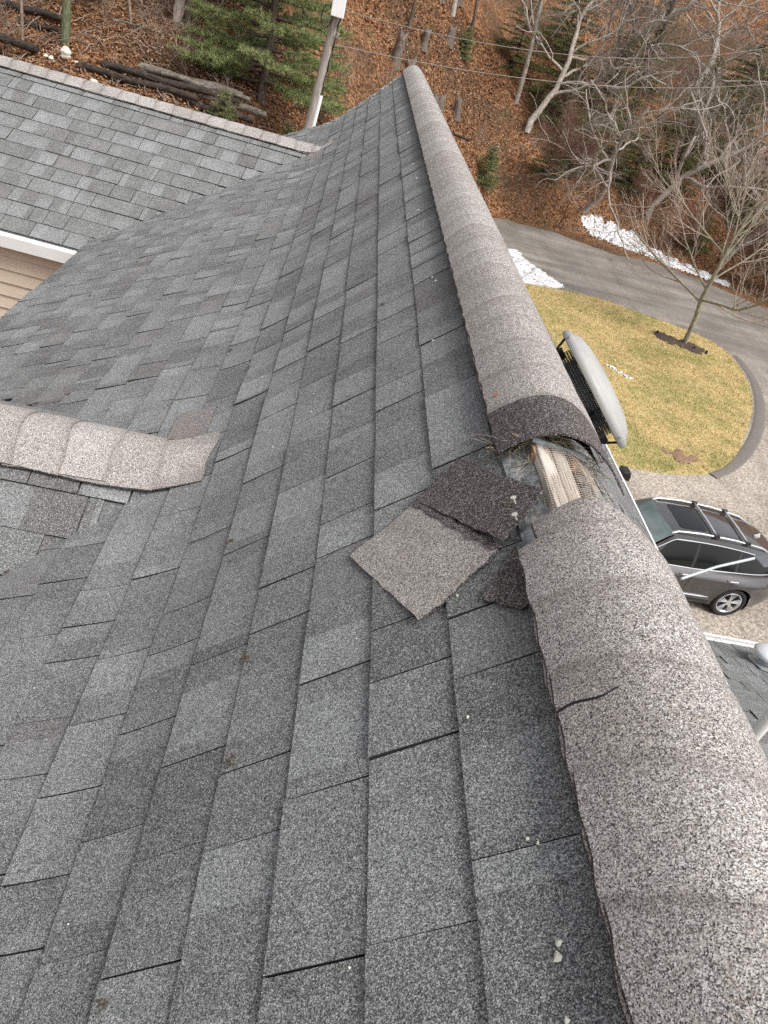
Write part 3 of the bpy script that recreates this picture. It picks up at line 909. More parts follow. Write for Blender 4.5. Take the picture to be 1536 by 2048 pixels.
for x0, x1 in ((-2.25, -.75), (-.75, .75), (.75, 2.25)):
    q = MB(); q.face([(x0, 8.8, -3.2), (x1, 8.8, -3.2), (x1, 8.8, (main_left_z(x1) if x1 < 0 else -x1 * .954) - .06), (0, 8.8, -.07) if x0 < 0 < x1 else (x0, 8.8, -3.19), (x0, 8.8, (main_left_z(x0) if x0 < 0 else -x0 * .954) - .06)]); q.obj('gable_wall', M_SIDING, HOUSE)
# rake trim at the far gable end
q = MB()
for pts in ([S_main(Y1 + .012, v, -.02) for v in (.05, .5, .8, .95, 1.1, 1.5, 2.9)], [S_right(Y1 + .012, v, -.02) for v in (.05, 4.4)]):
    q.grid([[p + Vector((0, dy, dz)) for p in pts] for dy, dz in ((0, .012), (.02, .012), (.02, -.12), (0, -.12))])
q.obj('rake_board', M_WHITE, HOUSE)

# ------------------------------------------------------------------ power fan on the right slope
def lathe(mb, O, ax, prof_, n=40, m=0):
    O = Vector(O); ax = Vector(ax).normalized(); a = Vector((0, 1, 0)); a = (a - ax * a.dot(ax)).normalized(); b = ax.cross(a)
    mb.grid([[O + ax * z + (a * math.cos(2 * PI * k / n) + b * math.sin(2 * PI * k / n)) * r for k in range(n)] for r, z in prof_], closed_u=True, m=m)
FN = Vector((math.sin(THR), 0, math.cos(THR)))
FS, FY = 1.0, 2.95
FC = S_right(FY, FS, 0)
FAN = bpy.data.objects.new('attic_fan', None); COL.objects.link(FAN); FAN.parent = HOUSE
mdome = simple('pale grey dome', (.36, .36, .345), .5, var=.08, nscale=9); RD = .30
mb = MB()
hz = .116
lathe(mb, FC, FN, [(RD - .004, hz - .012), (RD, hz), (RD * .985, hz + .022), (RD * .93, hz + .026), (RD * .90, hz + .025), (RD * .885, hz + .034), (RD * .8, hz + .052), (RD * .6, hz + .068), (RD * .3, hz + .076), (.001, hz + .078)], 56)
lathe(mb, FC, FN, [(RD - .004, hz - .012), (RD * .9, hz + .012), (.001, hz + .05)], 56)
mb.obj('dome', mdome, FAN, smooth=True)
for a in (.35, 1.6, 3.5, 4.9):
    q = MB(); aa = Vector((0, 1, 0)); bb = FN.cross(aa)
    p = FC + FN * (hz + .006) + (aa * math.cos(a) + bb * math.sin(a)) * (RD * .995); d = (p - FC - FN * hz).normalized()
    q.tube([p - d * .002, p + d * .006], .007, 8); q.obj('screw', M_WIRE, FAN)
# perforated drum: real round-ish holes
def drum():
    mb = MB(); rd = .215; nz = 9; nk = 130; z0, z1 = .012, hz + .005
    aa = Vector((0, 1, 0)); bb = FN.cross(aa)
    def P(k, z): 
        t = 2 * PI * k / nk; return FC + FN * (z0 + (z1 - z0) * z / nz) + (aa * math.cos(t) + bb * math.sin(t)) * rd
    for i in range(nz):
        for k in range(nk):
            off = .5 * (i % 2); c = [P(k + off, i), P(k + 1 + off, i), P(k + 1 + off, i + 1), P(k + off, i + 1)]
            ctr = (c[0] + c[1] + c[2] + c[3]) / 4
            mid = [(c[j] + c[(j + 1) % 4]) / 2 for j in range(4)]
            o8 = [c[0], mid[0], c[1], mid[1], c[2], mid[2], c[3], mid[3]]
            h8 = [ctr + (q - ctr) * (.46 if j % 2 == 0 else .66) for j, q in enumerate(o8)]
            for j in range(8): mb.face([o8[j], o8[(j + 1) % 8], h8[(j + 1) % 8], h8[j]])
    mb.obj('mesh_screen', M_DARKMET, FAN)
drum()
mb = MB(); lathe(mb, FC, FN, [(.235, .001), (.235, .014), (.22, .014)], 48); lathe(mb, FC, FN, [(.165, .0), (.165, hz - .02), (.001, hz - .02)], 32)
mb.obj('collar', simple('galvanised collar', (.72, .75, .76), .4, .3, var=.06), FAN)
for a in (.05, PI - .05, 1.35, 4.4):
    aa = Vector((0, 1, 0)); bb = FN.cross(aa); d = aa * math.cos(a) + bb * math.sin(a)
    q = MB(); q.tube([FC + d * .20 + FN * .03, FC + d * .25 + FN * .05, FC + d * (RD - .02) + FN * (hz - .002)], .006, 6); q.obj('strut', M_DARKMET, FAN)
    q = MB(); q.box(FC + d * .222 + FN * .05, (.04, .04, .05), FN.to_track_quat('Z', 'Y').to_matrix()); q.obj('bracket', M_DARKMET, FAN)

# black eave fixture
q = MB(); q.box((0, 0, 0), (.10, .16, .09)); q.box((.06, .02, -.05), (.05, .12, .07)); ob = q.obj('eave_lamp', M_DARKMET, HOUSE); ob.location = (3.36, 6.95, -3.14); bevel(ob, .01)
# wing roof penetrations: exhaust cap and white pipe
def wing_pt(x, y_, h=0):
    up = (WG.y - y_) / math.cos(WPHI); return S_wing(x - WG.x, 4.2 - up, h)
WN = Vector((0, math.sin(WPHI), math.cos(WPHI)))
ex = bpy.data.objects.new('exhaust_cap', None); COL.objects.link(ex); ex.parent = HOUSE
c = wing_pt(3.69, 4.0)
q = MB(); q.grid([[c + Vector((dx, dy * math.cos(WPHI), -dy * math.sin(WPHI))) + WN * h for dx, dy in ((-.12, -.14), (-.05, -.19), (.16, -.19), (.16, .12), (-.07, .12), (-.12, .06))] for h in (.012, .02)], closed_u=True)
q.face([c + Vector((dx, dy * math.cos(WPHI), -dy * math.sin(WPHI))) + WN * .02 for dx, dy in ((-.12, -.14), (-.05, -.19), (.16, -.19), (.16, .12), (-.07, .12), (-.12, .06))])
mgal = simple('grey zinc', (.42, .45, .47), .4, .35, var=.08); q.obj('flashing', mgal, ex)
q = MB(); lathe(q, c, (0, .1, 1), [(.075, .0), (.065, .10)], 24); q.obj('neck', mgal, ex, smooth=True)
q = MB(); lathe(q, c, (0, .1, 1), [(.13, .10), (.135, .115), (.12, .14), (.06, .165), (.001, .17)], 32); lathe(q, c, (0, .1, 1), [(.13, .10), (.001, .12)], 32)
q.obj('cap', simple('pale zinc cap', (.66, .68, .69), .4, .2, var=.05), ex, smooth=True)
pp = bpy.data.objects.new('vent_pipe', None); COL.objects.link(pp); pp.parent = HOUSE

# slim pole reaching out over the cars
RAKE = thing('roof_rake', 'slim pale pole reaching from the gutter out over the grey car', 'pole')

q = MB(); q.tube([(2.70, 2.76, -2.75), (2.70, 2.76, -2.10)], .040, 24); ob = q.obj('pipe', M_PVC, pp, smooth=False)
q = MB(); lathe(q, (2.70, 2.76, -2.76), (0, 0, 1), [(.09, -.03), (.06, .0), (.046, .05), (.041, .05)], 24); q.obj('boot', M_BLACK, pp)
q = MB(); q.tube([(3.30, 4.97, -3.04), (3.75, 5.22, -3.0), (4.60, 5.66, -3.0)], [.013, .013, .015], 10); q.obj('pole', simple('pale anodised pole', (.55, .60, .62), .35, .3, var=.05), RAKE)
q = MB(); q.box((0, 0, 0), (.26, .16, .03)); ob = q.obj('head', simple('dark grey panel', (.10, .105, .11), .4, var=.1), RAKE)
ob.location = (4.42, 5.50, -3.0); ob.rotation_euler = (.1, 0, .4); bevel(ob, .02, 3)

# ------------------------------------------------------------------ utility pole
UP = thing('utility_pole', 'leaning weathered utility pole with white conduit and white box behind the roofs', 'utility pole', (0, 0, 0))
A_, B_ = Vector((-1.61, 20.0, -2.74)), Vector((-1.35, 20.0, .16)); dv = (B_ - A_).normalized()
def up_(h): return A_ + dv * h      # h measured from the point seen beside the roof
q = MB(); q.tube([up_(-6.2), up_(-2), up_(3), up_(6.0)], [.125, .112, .10, .09], 16); q.obj('post', M_OLDWOOD, UP, smooth=True)
side = Vector((.9, -.45, 0)).normalized()
q = MB(); q.tube([up_(-6) + side * .125, up_(.95) + side * .12], .05, 12); q.obj('conduit', M_WHITE, UP)
q = MB(); pts = [up_(.9) + side * .16]
for i in range(14): pts.append(up_(.9 + .14 * i) + side * (.11 + .02 * math.sin(i * 1.7)) + Vector((0, -.02 * math.cos(i * 2.3), 0)))
q.tube(pts, .018, 6); q.obj('cable', M_DARKMET, UP)
q = MB()
for h, s_ in ((2.2, 1), (2.45, -1), (2.62, 1), (2.75, -1)):
    p = up_(h) + side * .15 * s_ + Vector((0, -.12, 0)); q.tube([p, p + Vector((.03 * s_, -.02, .09))], .03, 8); q.tube([up_(h), p], .015, 6)
q.obj('insulator', simple('grey insulator', (.33, .31, .29), .5), UP)
q = MB(); q.box((0, 0, 0), (.30, .16, .42)); ob = q.obj('transformer_box', M_WHITE, UP); ob.location = up_(2.72) + Vector((.02, -.22, .08)); bevel(ob, .015)
q = MB(); 
for s_ in (-1, 1):
    pts = [up_(2.55) + Vector((-.12, -.1, 0)) + Vector((.12 * math.sin(t) * s_ - .08, -.02, -.22 * math.cos(t))) for t in np.linspace(0, PI, 9)]
    q.tube(pts, .014, 6)
q.obj('cable_loop', M_DARKMET, UP)
def wire(a, b, sag, r=.012, label=''):
    a, b = Vector(a), Vector(b); pts = []
    for i in range(25):
        t = i / 24; p = a.lerp(b, t); p.z -= sag * 4 * t * (1 - t); pts.append(p)
    q = MB(); q.tube(pts, r, 5); return tag(q.obj('overhead_wire', simple('weathered cable', (.22, .20, .18), .6)), label, 'wire')
wire(up_(2.05) + side * .15, (22.0, 34.0, 4.0), 1.1, .008, 'lower drooping overhead wire running from the utility pole across the leafy hill')
wire(up_(2.75) + side * .15, (16.0, 33.0, 3.0), .8, .007, 'upper overhead wire running right from the utility pole towards the bare trees')

# ------------------------------------------------------------------ car
def paint(name, c, rough=.28, metal=.35):
    m = Mat(name); v = m.coord('Object'); n = m.noise(v, 900, 2)
    m.col(m.ramp(n, [(.3, [x * .85 for x in c]), (.7, [x * 1.15 for x in c])])).set(rough=rough, metal=metal, coat=1.0)
    m.b.inputs['Coat Roughness'].default_value = .06; return m.m
CAR = thing('parked_car', 'dark grey seven seat car with silver roof rails parked on the beige driveway', 'car', (0, 0, 0))
CAR.location = (5.40, 10.85, ZG); CAR.rotation_euler = (0, 0, .052)
Lc, Wc = 5.1, 1.94
M_PAINT = paint('graphite car paint', (.055, .053, .054)); M_CHROME = simple('chrome trim', (.75, .76, .78), .18, 1.0, var=.03)
M_SILVER = simple('silver rails', (.62, .63, .64), .35, .6, var=.03); M_RUBBER = simple('tyre rubber', (.018, .018, .019), .85); M_TRIM = simple('black plastic', (.02, .02, .021), .5)
mg = Mat('tinted car glass'); mg.col((.008, .010, .010)).set(rough=.03, spec=.35); M_GLASS = mg.m
mg = Mat('windscreen glass'); mg.col(mg.ramp(mg.noise(mg.coord('Object'), 2.2, 3), [(.35, (.07, .10, .095)), (.65, (.16, .20, .195))])).set(rough=.05, spec=.9); M_WIND = mg.m
def belt(u): return 1.06 + .10 * sstep(2.6, 4.6, u) - .03 * sstep(1.6, .4, u) - .16 * sstep(.7, 0, u)
def inset(u, w):
    e = abs(u - 2.5) / 2.5
    plan = .34 * max(0, e - .55) ** 2.2 / .45 ** 2.2
    sec = .05 * max(0, (.55 - w) / .35) ** 1.5 + .13 * max(0, min(1, (w - .90) / .17)) ** 1.2 - .018 * math.exp(-((w - .86) / .06) ** 2)
    return max(0, plan + sec)
WHEELS = (.96, 3.86); RW = .375; ARCH = .44
def side_panel(mirror):
    NU, NW = 110, 22; G = {}; inside = {}
    for i in range(NU + 1):
        u = Lc * i / NU
        for j in range(NW + 1):
            w0 = .26 + .10 * sstep(.6, 0, u) + .14 * sstep(4.3, 5.0, u); w = w0 + (belt(u) - w0) * j / NW
            uu, ww = u, w; ins = False
            for c in WHEELS:
                d = math.hypot(uu - c, ww - RW)
                if d < ARCH: ins = True
            inside[i, j] = ins; G[i, j] = [uu, ww]
    used = set(); faces = []
    for i in range(NU):
        for j in range(NW):
            q = [(i, j), (i + 1, j), (i + 1, j + 1), (i, j + 1)]
            if sum(inside[k] for k in q) < 3: faces.append(q); used.update(q)
    for k in used:
        if inside[k]:
            u, w = G[k]; c = min(WHEELS, key=lambda c: abs(c - u)); d = math.hypot(u - c, w - RW) or 1e-3
            G[k] = [c + (u - c) / d * ARCH, max(.26, RW + (w - RW) / d * ARCH)]
    mb = MB(); ids = {}
    for k in used:
        u, w = G[k]; v = inset(u, w); v = Wc - v if mirror else v
        flare = 0
        for c in WHEELS:
            d = math.hypot(u - c, w - RW); flare += .03 * math.exp(-((d - ARCH) / .07) ** 2)
        v += flare if mirror else -flare
        ids[k] = len(mb.v); mb.v.append((u, v, w))
    for q in faces:
        f = [ids[k] for k in q]; f = f[::-1] if mirror else f
        mb.f.append(tuple(f)); mb.uv.append([(0, 0)] * 4); mb.tone.append(0); mb.m.append(0)
    return mb
for mir in (False, True): side_panel(mir).obj('body_side', M_PAINT, CAR, smooth=True)
def hood_z(u): return belt(u) + .02 + .045 * math.sin(min(1, u / 1.3) * PI * .6)
q = MB(); q.grid([[(u, inset(u, belt(u)) + (Wc - 2 * inset(u, belt(u))) * j / 16, belt(u) + (hood_z(u) - belt(u) + .02) * (1 - abs(j / 8 - 1) ** 4)) for j in range(17)] for u in np.linspace(0.0, 1.36, 18)])
q.obj('bonnet', M_PAINT, CAR, smooth=True)
q = MB()
q.grid([[( -.12 * math.sin(PI * j / 16) * (1 - ((w - .55) / .5) ** 2 * .6) , inset(0, belt(0)) + (Wc - 2 * inset(0, belt(0))) * j / 16, w) for j in range(17)] for w in np.linspace(.3, belt(0), 8)])
q.obj('front_bumper', M_PAINT, CAR, smooth=True)
q = MB(); q.box((-.11, Wc / 2, .62), (.06, .95, .30)); q.obj('grille', M_TRIM, CAR)
for y in (.30, Wc - .30): q = MB(); q.box((.02, y, .76), (.22, .34, .13)); ob = q.obj('headlight', M_SILVER, CAR); bevel(ob, .04, 3)
q = MB()
q.grid([[(Lc + .10 * math.sin(PI * j / 16) - (.10 * max(0, (w - .75) / .4)) , inset(Lc, belt(Lc)) + (Wc - 2 * inset(Lc, belt(Lc))) * j / 16, w) for j in range(17)] for w in np.linspace(.42, belt(Lc), 9)])
q.obj('tailgate', M_PAINT, CAR, smooth=True)
# cabin
def roof_z(u): return 1.70 - .20 * ((u - 2.7) / 1.9) ** 2 - .05 * sstep(4.1, 4.8, u)
def roof_half(u): return .63 - .05 * ((u - 2.6) / 2) ** 2
RF0, RF1 = 2.02, 4.55
q = MB(); q.grid([[(u + (.10 * (1 - (j / 7 - 1) ** 2) * -1 if u < 2.1 else (.06 * (1 - (j / 7 - 1) ** 2) if u > 4.5 else 0)), Wc / 2 + roof_half(u) * (j / 7 - 1), roof_z(u) + .035 * (1 - abs(j / 7 - 1) ** 2.5)) for j in range(15)] for u in np.linspace(RF0, RF1, 24)])
q.obj('roof', M_PAINT, CAR, smooth=True)
def cowl(j): return (1.18 - .20 * (1 - (j / 7 - 1) ** 2), .14 + (Wc - .28) * j / 14, 1.09)
q = MB(); rows = []
top = [(RF0 - .10 * (1 - (j / 7 - 1) ** 2), Wc / 2 + roof_half(RF0) * (j / 7 - 1), roof_z(RF0) + .035 * (1 - abs(j / 7 - 1) ** 2.5)) for j in range(15)]
for t in np.linspace(0, 1, 8): rows.append([tuple(a * (1 - t) + b * t for a, b in zip(cowl(j), top[j])) for j in range(15)])
for r in rows[1:-1]:
    for j in range(15): r[j] = (r[j][0], r[j][1], r[j][2] + .03)
q.grid(rows); q.obj('windscreen', M_WIND, CAR, smooth=True)
q = MB(); rows = []
bt = [(RF1 + .06 * (1 - (j / 7 - 1) ** 2), Wc / 2 + roof_half(RF1) * (j / 7 - 1), roof_z(RF1) + .035 * (1 - abs(j / 7 - 1) ** 2.5)) for j in range(15)]
for t in np.linspace(0, 1, 6): rows.append([tuple(a * (1 - t) + b * t for a, b in zip(bt[j], (Lc - .02 + .08 * math.sin(PI * j / 14), .2 + (Wc - .4) * j / 14, belt(4.9)))) for j in range(15)])
q.grid(rows); q.obj('rear_window', M_GLASS, CAR, smooth=True)
def dlo_top(u): return min(roof_z(u) - .10, belt(u) + .02 + max(0, (u - 1.30)) * .66, belt(u) + .02 + max(0, (4.58 - u)) * .95)
for mir in (False, True):
    def P(u, w):   # cabin side surface
        t = (w - belt(u)) / max(.05, (roof_z(u) - belt(u)))
        lo = inset(u, belt(u)); hi = Wc / 2 - roof_half(u)
        v = lo + (hi - lo) * (t ** 1.15 if t > 0 else 0); return (u, Wc - v if mir else v, w)
    q = MB(); q.grid([[P(u, belt(u) + (roof_z(u) + .0 - belt(u)) * t) for t in np.linspace(0, 1, 9)] for u in np.linspace(RF0, 4.6, 30)])
    q.grid([[tuple(np.array(P(RF0, belt(RF0) + (roof_z(RF0) - belt(RF0)) * t)) * (1 - s_) + np.array((1.18 + (RF0 - 1.18) * t, P(RF0, belt(RF0) + (roof_z(RF0) - belt(RF0)) * t)[1] * .93 + (.07 * (.10 if not mir else Wc - .10)), 1.07 + (roof_z(RF0) - 1.07) * t)) * s_) for t in np.linspace(0, 1, 9)] for s_ in (0, .5, 1)])
    q.grid([[tuple(np.array(P(4.6, belt(4.6) + (roof_z(4.6) - belt(4.6)) * t)) * (1 - s_) + np.array((4.98 - .43 * t, (.2 + .12 * t) if not mir else Wc - .2 - .12 * t, belt(4.9) + (roof_z(4.55) - belt(4.9)) * t)) * s_) for t in np.linspace(0, 1, 9)] for s_ in (0, 1)])
    q.obj('cabin_frame', M_PAINT, CAR, smooth=True)
    sgn = -1 if not mir else 1
    for (a, b) in ((1.55, 2.60), (2.68, 3.60), (3.68, 4.50)):
        q = MB(); rows = []
        for u in np.linspace(a, b, 12):
            lo, hi = belt(u) + .015, dlo_top(u)
            rows.append([(lambda p: (p[0], p[1] + sgn * .008, p[2]))(P(u, lo + (max(hi, lo + .005) - lo) * t)) for t in np.linspace(0, 1, 6)])
        q.grid(rows); q.obj('window', M_GLASS, CAR, smooth=True)
    q = MB(); q.grid([[(lambda p: (p[0], p[1] + sgn * .004, p[2]))(P(u, belt(u) + .01 + (max(dlo_top(u), belt(u) + .015) - belt(u) - .01) * t)) for t in (0, .5, 1)] for u in np.linspace(1.5, 4.52, 40)]); q.obj('window_surround', M_TRIM, CAR)
    pts = [P(u, belt(u) + .006) for u in np.linspace(1.45, 4.56, 24)] + [P(u, dlo_top(u) + .012) for u in np.linspace(4.54, 1.45, 40)]
    q = MB(); q.tube([(p[0], p[1] + sgn * .012, p[2]) for p in pts] + [(pts[0][0], pts[0][1] + sgn * .012, pts[0][2])], .011, 6); q.obj('chrome_trim', M_CHROME, CAR)
    for u in (2.50, 3.62):
        y = inset(u, .93); y = Wc - y if mir else y
        q = MB(); q.tube([(u - .11, y, .965), (u - .09, y + sgn * .035, .975), (u + .09, y + sgn * .035, .985), (u + .11, y, .985)], .016, 8); q.obj('door_handle', M_CHROME, CAR)
    for u0, u1, w in ((1.42, 1.5, 0), (2.64, 2.64, 0), (3.64, 3.50, 0)):
        q = MB(); q.tube([(lambda v: (u0 + (u1 - u0) * t, (Wc - v if mir else v) + sgn * .001, w_))(inset(u0, w_)) for t, w_ in ((0, 1.05), (.3, .9), (.6, .7), (1, .42))], .0045, 4); q.obj('door_seam', M_TRIM, CAR)
    q = MB(); q.grid([[(u, (lambda v: Wc - v if mir else v)(inset(u, w) - d), w) for w, d in ((.30, .0), (.31, .02), (.40, .02), (.42, 0))] for u in np.linspace(1.50, 3.35, 12)]); q.obj('sill_trim', M_TRIM, CAR)
    q = MB(); q.tube([(u, (lambda v: Wc - v if mir else v)(inset(u, .47) - .008), .47) for u in np.linspace(1.7, 3.3, 10)], [.006] + [.018] * 8 + [.004], 6); q.obj('chrome_strip', M_CHROME, CAR)
    pts = [(1.98, roof_z(1.98) - .01), (2.10, roof_z(2.1) + .045), (2.6, roof_z(2.6) + .06), (3.4, roof_z(3.4) + .06), (4.1, roof_z(4.1) + .05), (4.52, roof_z(4.52) - .01)]
    yo = .05
    q = MB(); q.tube([(u, (Wc / 2 - roof_half(u) + yo) if not mir else (Wc / 2 + roof_half(u) - yo), z) for u, z in pts], .022, 8); ob = q.obj('roof_rail', M_SILVER, CAR, smooth=True)
    q = MB(); y = .02 if not mir else Wc - .02
    q.box((1.62, y + sgn * .13, 1.10), (.14, .24, .15)); ob = q.obj('mirror', M_PAINT, CAR); bevel(ob, .045, 3)
    q = MB(); y = .12 if not mir else Wc - .12
    q.box((4.86, y, .97), (.26, .20, .13)); ob = q.obj('tail_light', simple('red lens', (.22, .01, .012), .2), CAR); bevel(ob, .05, 3)
    for c in WHEELS:
        W_ = bpy.data.objects.new('wheel', None); COL.objects.link(W_); W_.parent = CAR
        y0 = .02 if not mir else Wc - .02; ax = (0, sgn, 0)
        def lw(prof_, n=48):
            mbb = MB(); mbb.grid([[(c + r * math.cos(2 * PI * k / n), y0 + sgn * z, RW + r * math.sin(2 * PI * k / n)) for k in range(n)] for r, z in prof_], closed_u=True); return mbb
        lw([(.27, -.02), (.285, .01), (.33, .022), (.36, .012), (.375, -.02), (.375, -.20), (.35, -.23), (.27, -.23)]).obj('tyre', M_RUBBER, W_, smooth=True)
        rim = lw([(.275, -.02), (.272, .008), (.255, .004), (.245, -.05), (.24, -.2)]); rim.obj('rim', M_SILVER, W_, smooth=True)
        lw([(.245, -.07), (.001, -.07)]).obj('brake_disc', M_TRIM, W_)
        sp = MB()
        for k in range(5):
            for dlt in (-.20, -.07, .07, .20):
                a = 2 * PI * k / 5 + PI / 2; a2 = a + dlt * 1.25
                i_ = Vector((c + .06 * math.cos(a + dlt), y0 - sgn * .02, RW + .06 * math.sin(a + dlt))); o_ = Vector((c + .262 * math.cos(a2), y0 + sgn * .002, RW + .262 * math.sin(a2)))
                sp.tube([i_, o_], [.011, .008], 6)
        sp.tube([(c, y0 - sgn * .05, RW), (c, y0 - sgn * .004, RW)], .065, 20)
        sp.obj('spokes', M_SILVER, W_)
        # wheel well
        q = MB(); n = 24; q.grid([[(c + ARCH * math.cos(t), y_, max(.2, RW + ARCH * math.sin(t))) for t in np.linspace(-.35, PI + .35, n)] for y_ in ((.03, .5) if not mir else (Wc - .03, Wc - .5))])
        q.obj('wheel_well', M_TRIM, CAR)
q = MB(); q.box((2.55, Wc / 2, .29), (3.6, Wc - .30, .12)); q.box((2.5, Wc / 2, .6), (4.6, Wc - .6, .5)); q.obj('underbody', M_TRIM, CAR)
for u in (2.95, 3.72):
    q = MB(); hw = roof_half(u) - .05
    q.tube([(u, Wc / 2 + hw * t, roof_z(u) + .062 + .02 * (1 - t * t)) for t in np.linspace(-1, 1, 9)], .026, 8); ob = q.obj('crossbar', M_SILVER, CAR, smooth=True)
    for t in (-1, 1): q = MB(); q.box((u, Wc / 2 + hw * t, roof_z(u) + .06), (.12, .07, .06)); f = q.obj('rail_foot', M_TRIM, ob)
def patch(u0, u1, hw, name, mat, lift):
    q = MB(); rows = []
    for u in np.linspace(u0, u1, 10):
        e = min(1, min(u - u0, u1 - u) / .08); w_ = hw * (1 - .10 * (1 - e) ** 2)
        rows.append([(u, Wc / 2 + w_ * (j / 6 - 1), roof_z(u) + .035 * (1 - abs(w_ / roof_half(u) * (j / 6 - 1)) ** 2.5) + lift) for j in range(13)])
    q.grid(rows); return q.obj(name, mat, CAR, smooth=True)
patch(2.22, 2.84, .42, 'sunroof', M_GLASS, .006)
patch(3.05, 3.62, .42, 'sunroof', paint('dark roof panel', (.05, .05, .052), .1), .004)
q = MB(); q.face([(4.2, Wc / 2 - .03, roof_z(4.2) + .03), (4.38, Wc / 2 - .035, roof_z(4.38) + .03), (4.36, Wc / 2, roof_z(4.3) + .11)]); q.face([(4.2, Wc / 2 + .03, roof_z(4.2) + .03), (4.36, Wc / 2, roof_z(4.3) + .11), (4.38, Wc / 2 + .035, roof_z(4.38) + .03)])
q.face([(4.38, Wc / 2 - .035, roof_z(4.38) + .03), (4.38, Wc / 2 + .035, roof_z(4.38) + .03), (4.36, Wc / 2, roof_z(4.3) + .11)]); q.obj('antenna_fin', M_SILVER, CAR)
for y in (.35, .95): q = MB(); q.tube([(1.12, y + .1, 1.12), (1.30, y + .55, 1.20)], .008, 5); q.obj('wiper', M_TRIM, CAR)
for dx in (0.0,): pass

# ------------------------------------------------------------------ vegetation
def bark(name, a, b, sc=(6, 6, 1.5)):
    m = Mat(name); v = m.coord('Object', sc); n = m.noise(v, 3, 5, .7)
    m.col(m.ramp(n, [(.35, a), (.65, b)])).set(rough=.95, spec=.15); m.bump(n, .5, .03); return m.m
M_BARK_PALE = bark('pale grey bark', (.21, .18, .15), (.55, .49, .43))
M_BARK = bark('brown bark', (.06, .045, .035), (.17, .135, .11))
M_BARK_GREEN = bark('mossy bark', (.075, .085, .045), (.22, .24, .15))
M_TWIG = bark('tan twigs', (.17, .12, .09), (.42, .33, .265))
M_TWIG_RED = bark('reddish twigs', (.14, .06, .045), (.34, .19, .145))
M_STUMP = bark('stump wood', (.07, .055, .045), (.24, .20, .17))

class Twigs:
    """fast collector of tapering polylines as prisms"""
    def __init__(s): s.V = []; s.F = []; s.n = 0
    def add(s, pts, r, k):
        pts = np.asarray(pts); L = len(pts); r = np.asarray(r)
        d = np.gradient(pts, axis=0); d /= (np.linalg.norm(d, axis=1, keepdims=True) + 1e-9)
        up = np.array([0.31, .17, .93]) if abs(d[0, 2]) < .8 else np.array([.9, .3, .1])
        a = np.cross(d, up); a /= (np.linalg.norm(a, axis=1, keepdims=True) + 1e-9); b = np.cross(d, a)
        t = np.arange(k) * 2 * PI / k
        V = pts[:, None] + (a[:, None] * np.cos(t)[None, :, None] + b[:, None] * np.sin(t)[None, :, None]) * r[:, None, None]
        i, j = np.meshgrid(np.arange(L - 1), np.arange(k), indexing='ij'); j2 = (j + 1) % k
        F = np.stack([i * k + j, i * k + j2, (i + 1) * k + j2, (i + 1) * k + j], -1).reshape(-1, 4) + s.n
        s.V.append(V.reshape(-1, 3)); s.F.append(F); s.n += L * k
    def mesh(s, name, mat): return np_mesh(name, np.concatenate(s.V), np.concatenate(s.F), mat, smooth=True)

LIMB_LEVEL = 2
def grow(rng, trunk_T, twig_T, p, d, length, r, level, maxl, kink, updraft, nchild, spread, decay):
    n = max(3, int(4 + length * (1.2 if level < 2 else 1.5)))
    n = min(n, 11)
    pts = [p]; dd = d / np.linalg.norm(d)
    for i in range(n):
        dd = dd + rng.normal(0, kink, 3) + np.array([0, 0, updraft]); dd /= np.linalg.norm(dd)
        pts.append(pts[-1] + dd * length / n)
    pts = np.array(pts); rr = np.linspace(r, r * (.45 if level < maxl else .25), n + 1)
    (trunk_T if level < LIMB_LEVEL else twig_T).add(pts, rr, 8 if level == 0 else (5 if level == 1 else 3))
    if level >= maxl: return
    m = nchild[level]
    for k in range(m):
        t = (.28 if level == 0 else .15) + (.72 if level == 0 else .82) * (k + rng.random()) / m
        i = min(n - 1, int(t * n)); q = pts[i] + (pts[i + 1] - pts[i]) * (t * n - i)
        loc = pts[i + 1] - pts[i]; loc /= np.linalg.norm(loc)
        v = rng.normal(0, 1, 3); v -= v.dot(loc) * loc; v /= np.linalg.norm(v)
        ang = spread[level] * rng.uniform(.65, 1.25)
        nd = loc * math.cos(ang) + v * math.sin(ang)
        rk = max(r * (1 - .55 * t) * rng.uniform(.42, .68), .0045)
        grow(rng, trunk_T, twig_T, q, nd, length * decay[level] * rng.uniform(.65, 1.2) * (1.15 - .5 * t), rk, level + 1, maxl, kink, updraft, nchild, spread, decay)

def bare_tree(seed, H, r, maxl=4, kink=.12, updraft=.01, nchild=(8, 6, 5, 4), spread=(.9, .8, .7, .6), decay=(.6, .55, .5, .5), mt=None, mw=None, lean=(0, 0)):
    rng = np.random.default_rng(seed); A, B = Twigs(), Twigs()
    grow(rng, A, B, np.zeros(3), np.array([lean[0], lean[1], 1.0]), H, r, 0, maxl, kink, updraft, nchild, spread, decay)
    return A.mesh('trunk', mt or M_BARK_PALE), B.mesh('crown', mw or M_TWIG)
def put_tree(meshes, name, label, cat, loc, rot=0, sc=1, group=None, kinds=('trunk', 'crown')):
    t = thing(name, label, cat, loc, group); t.rotation_euler = (0, 0, rot); t.scale = (sc,) * 3
    for n_, m_ in zip(kinds, meshes):
        o = link(n_, m_, t)
    return t
def on_ground(x, y, dz=-.1): return (x, y, ground_z(x, y) + dz)

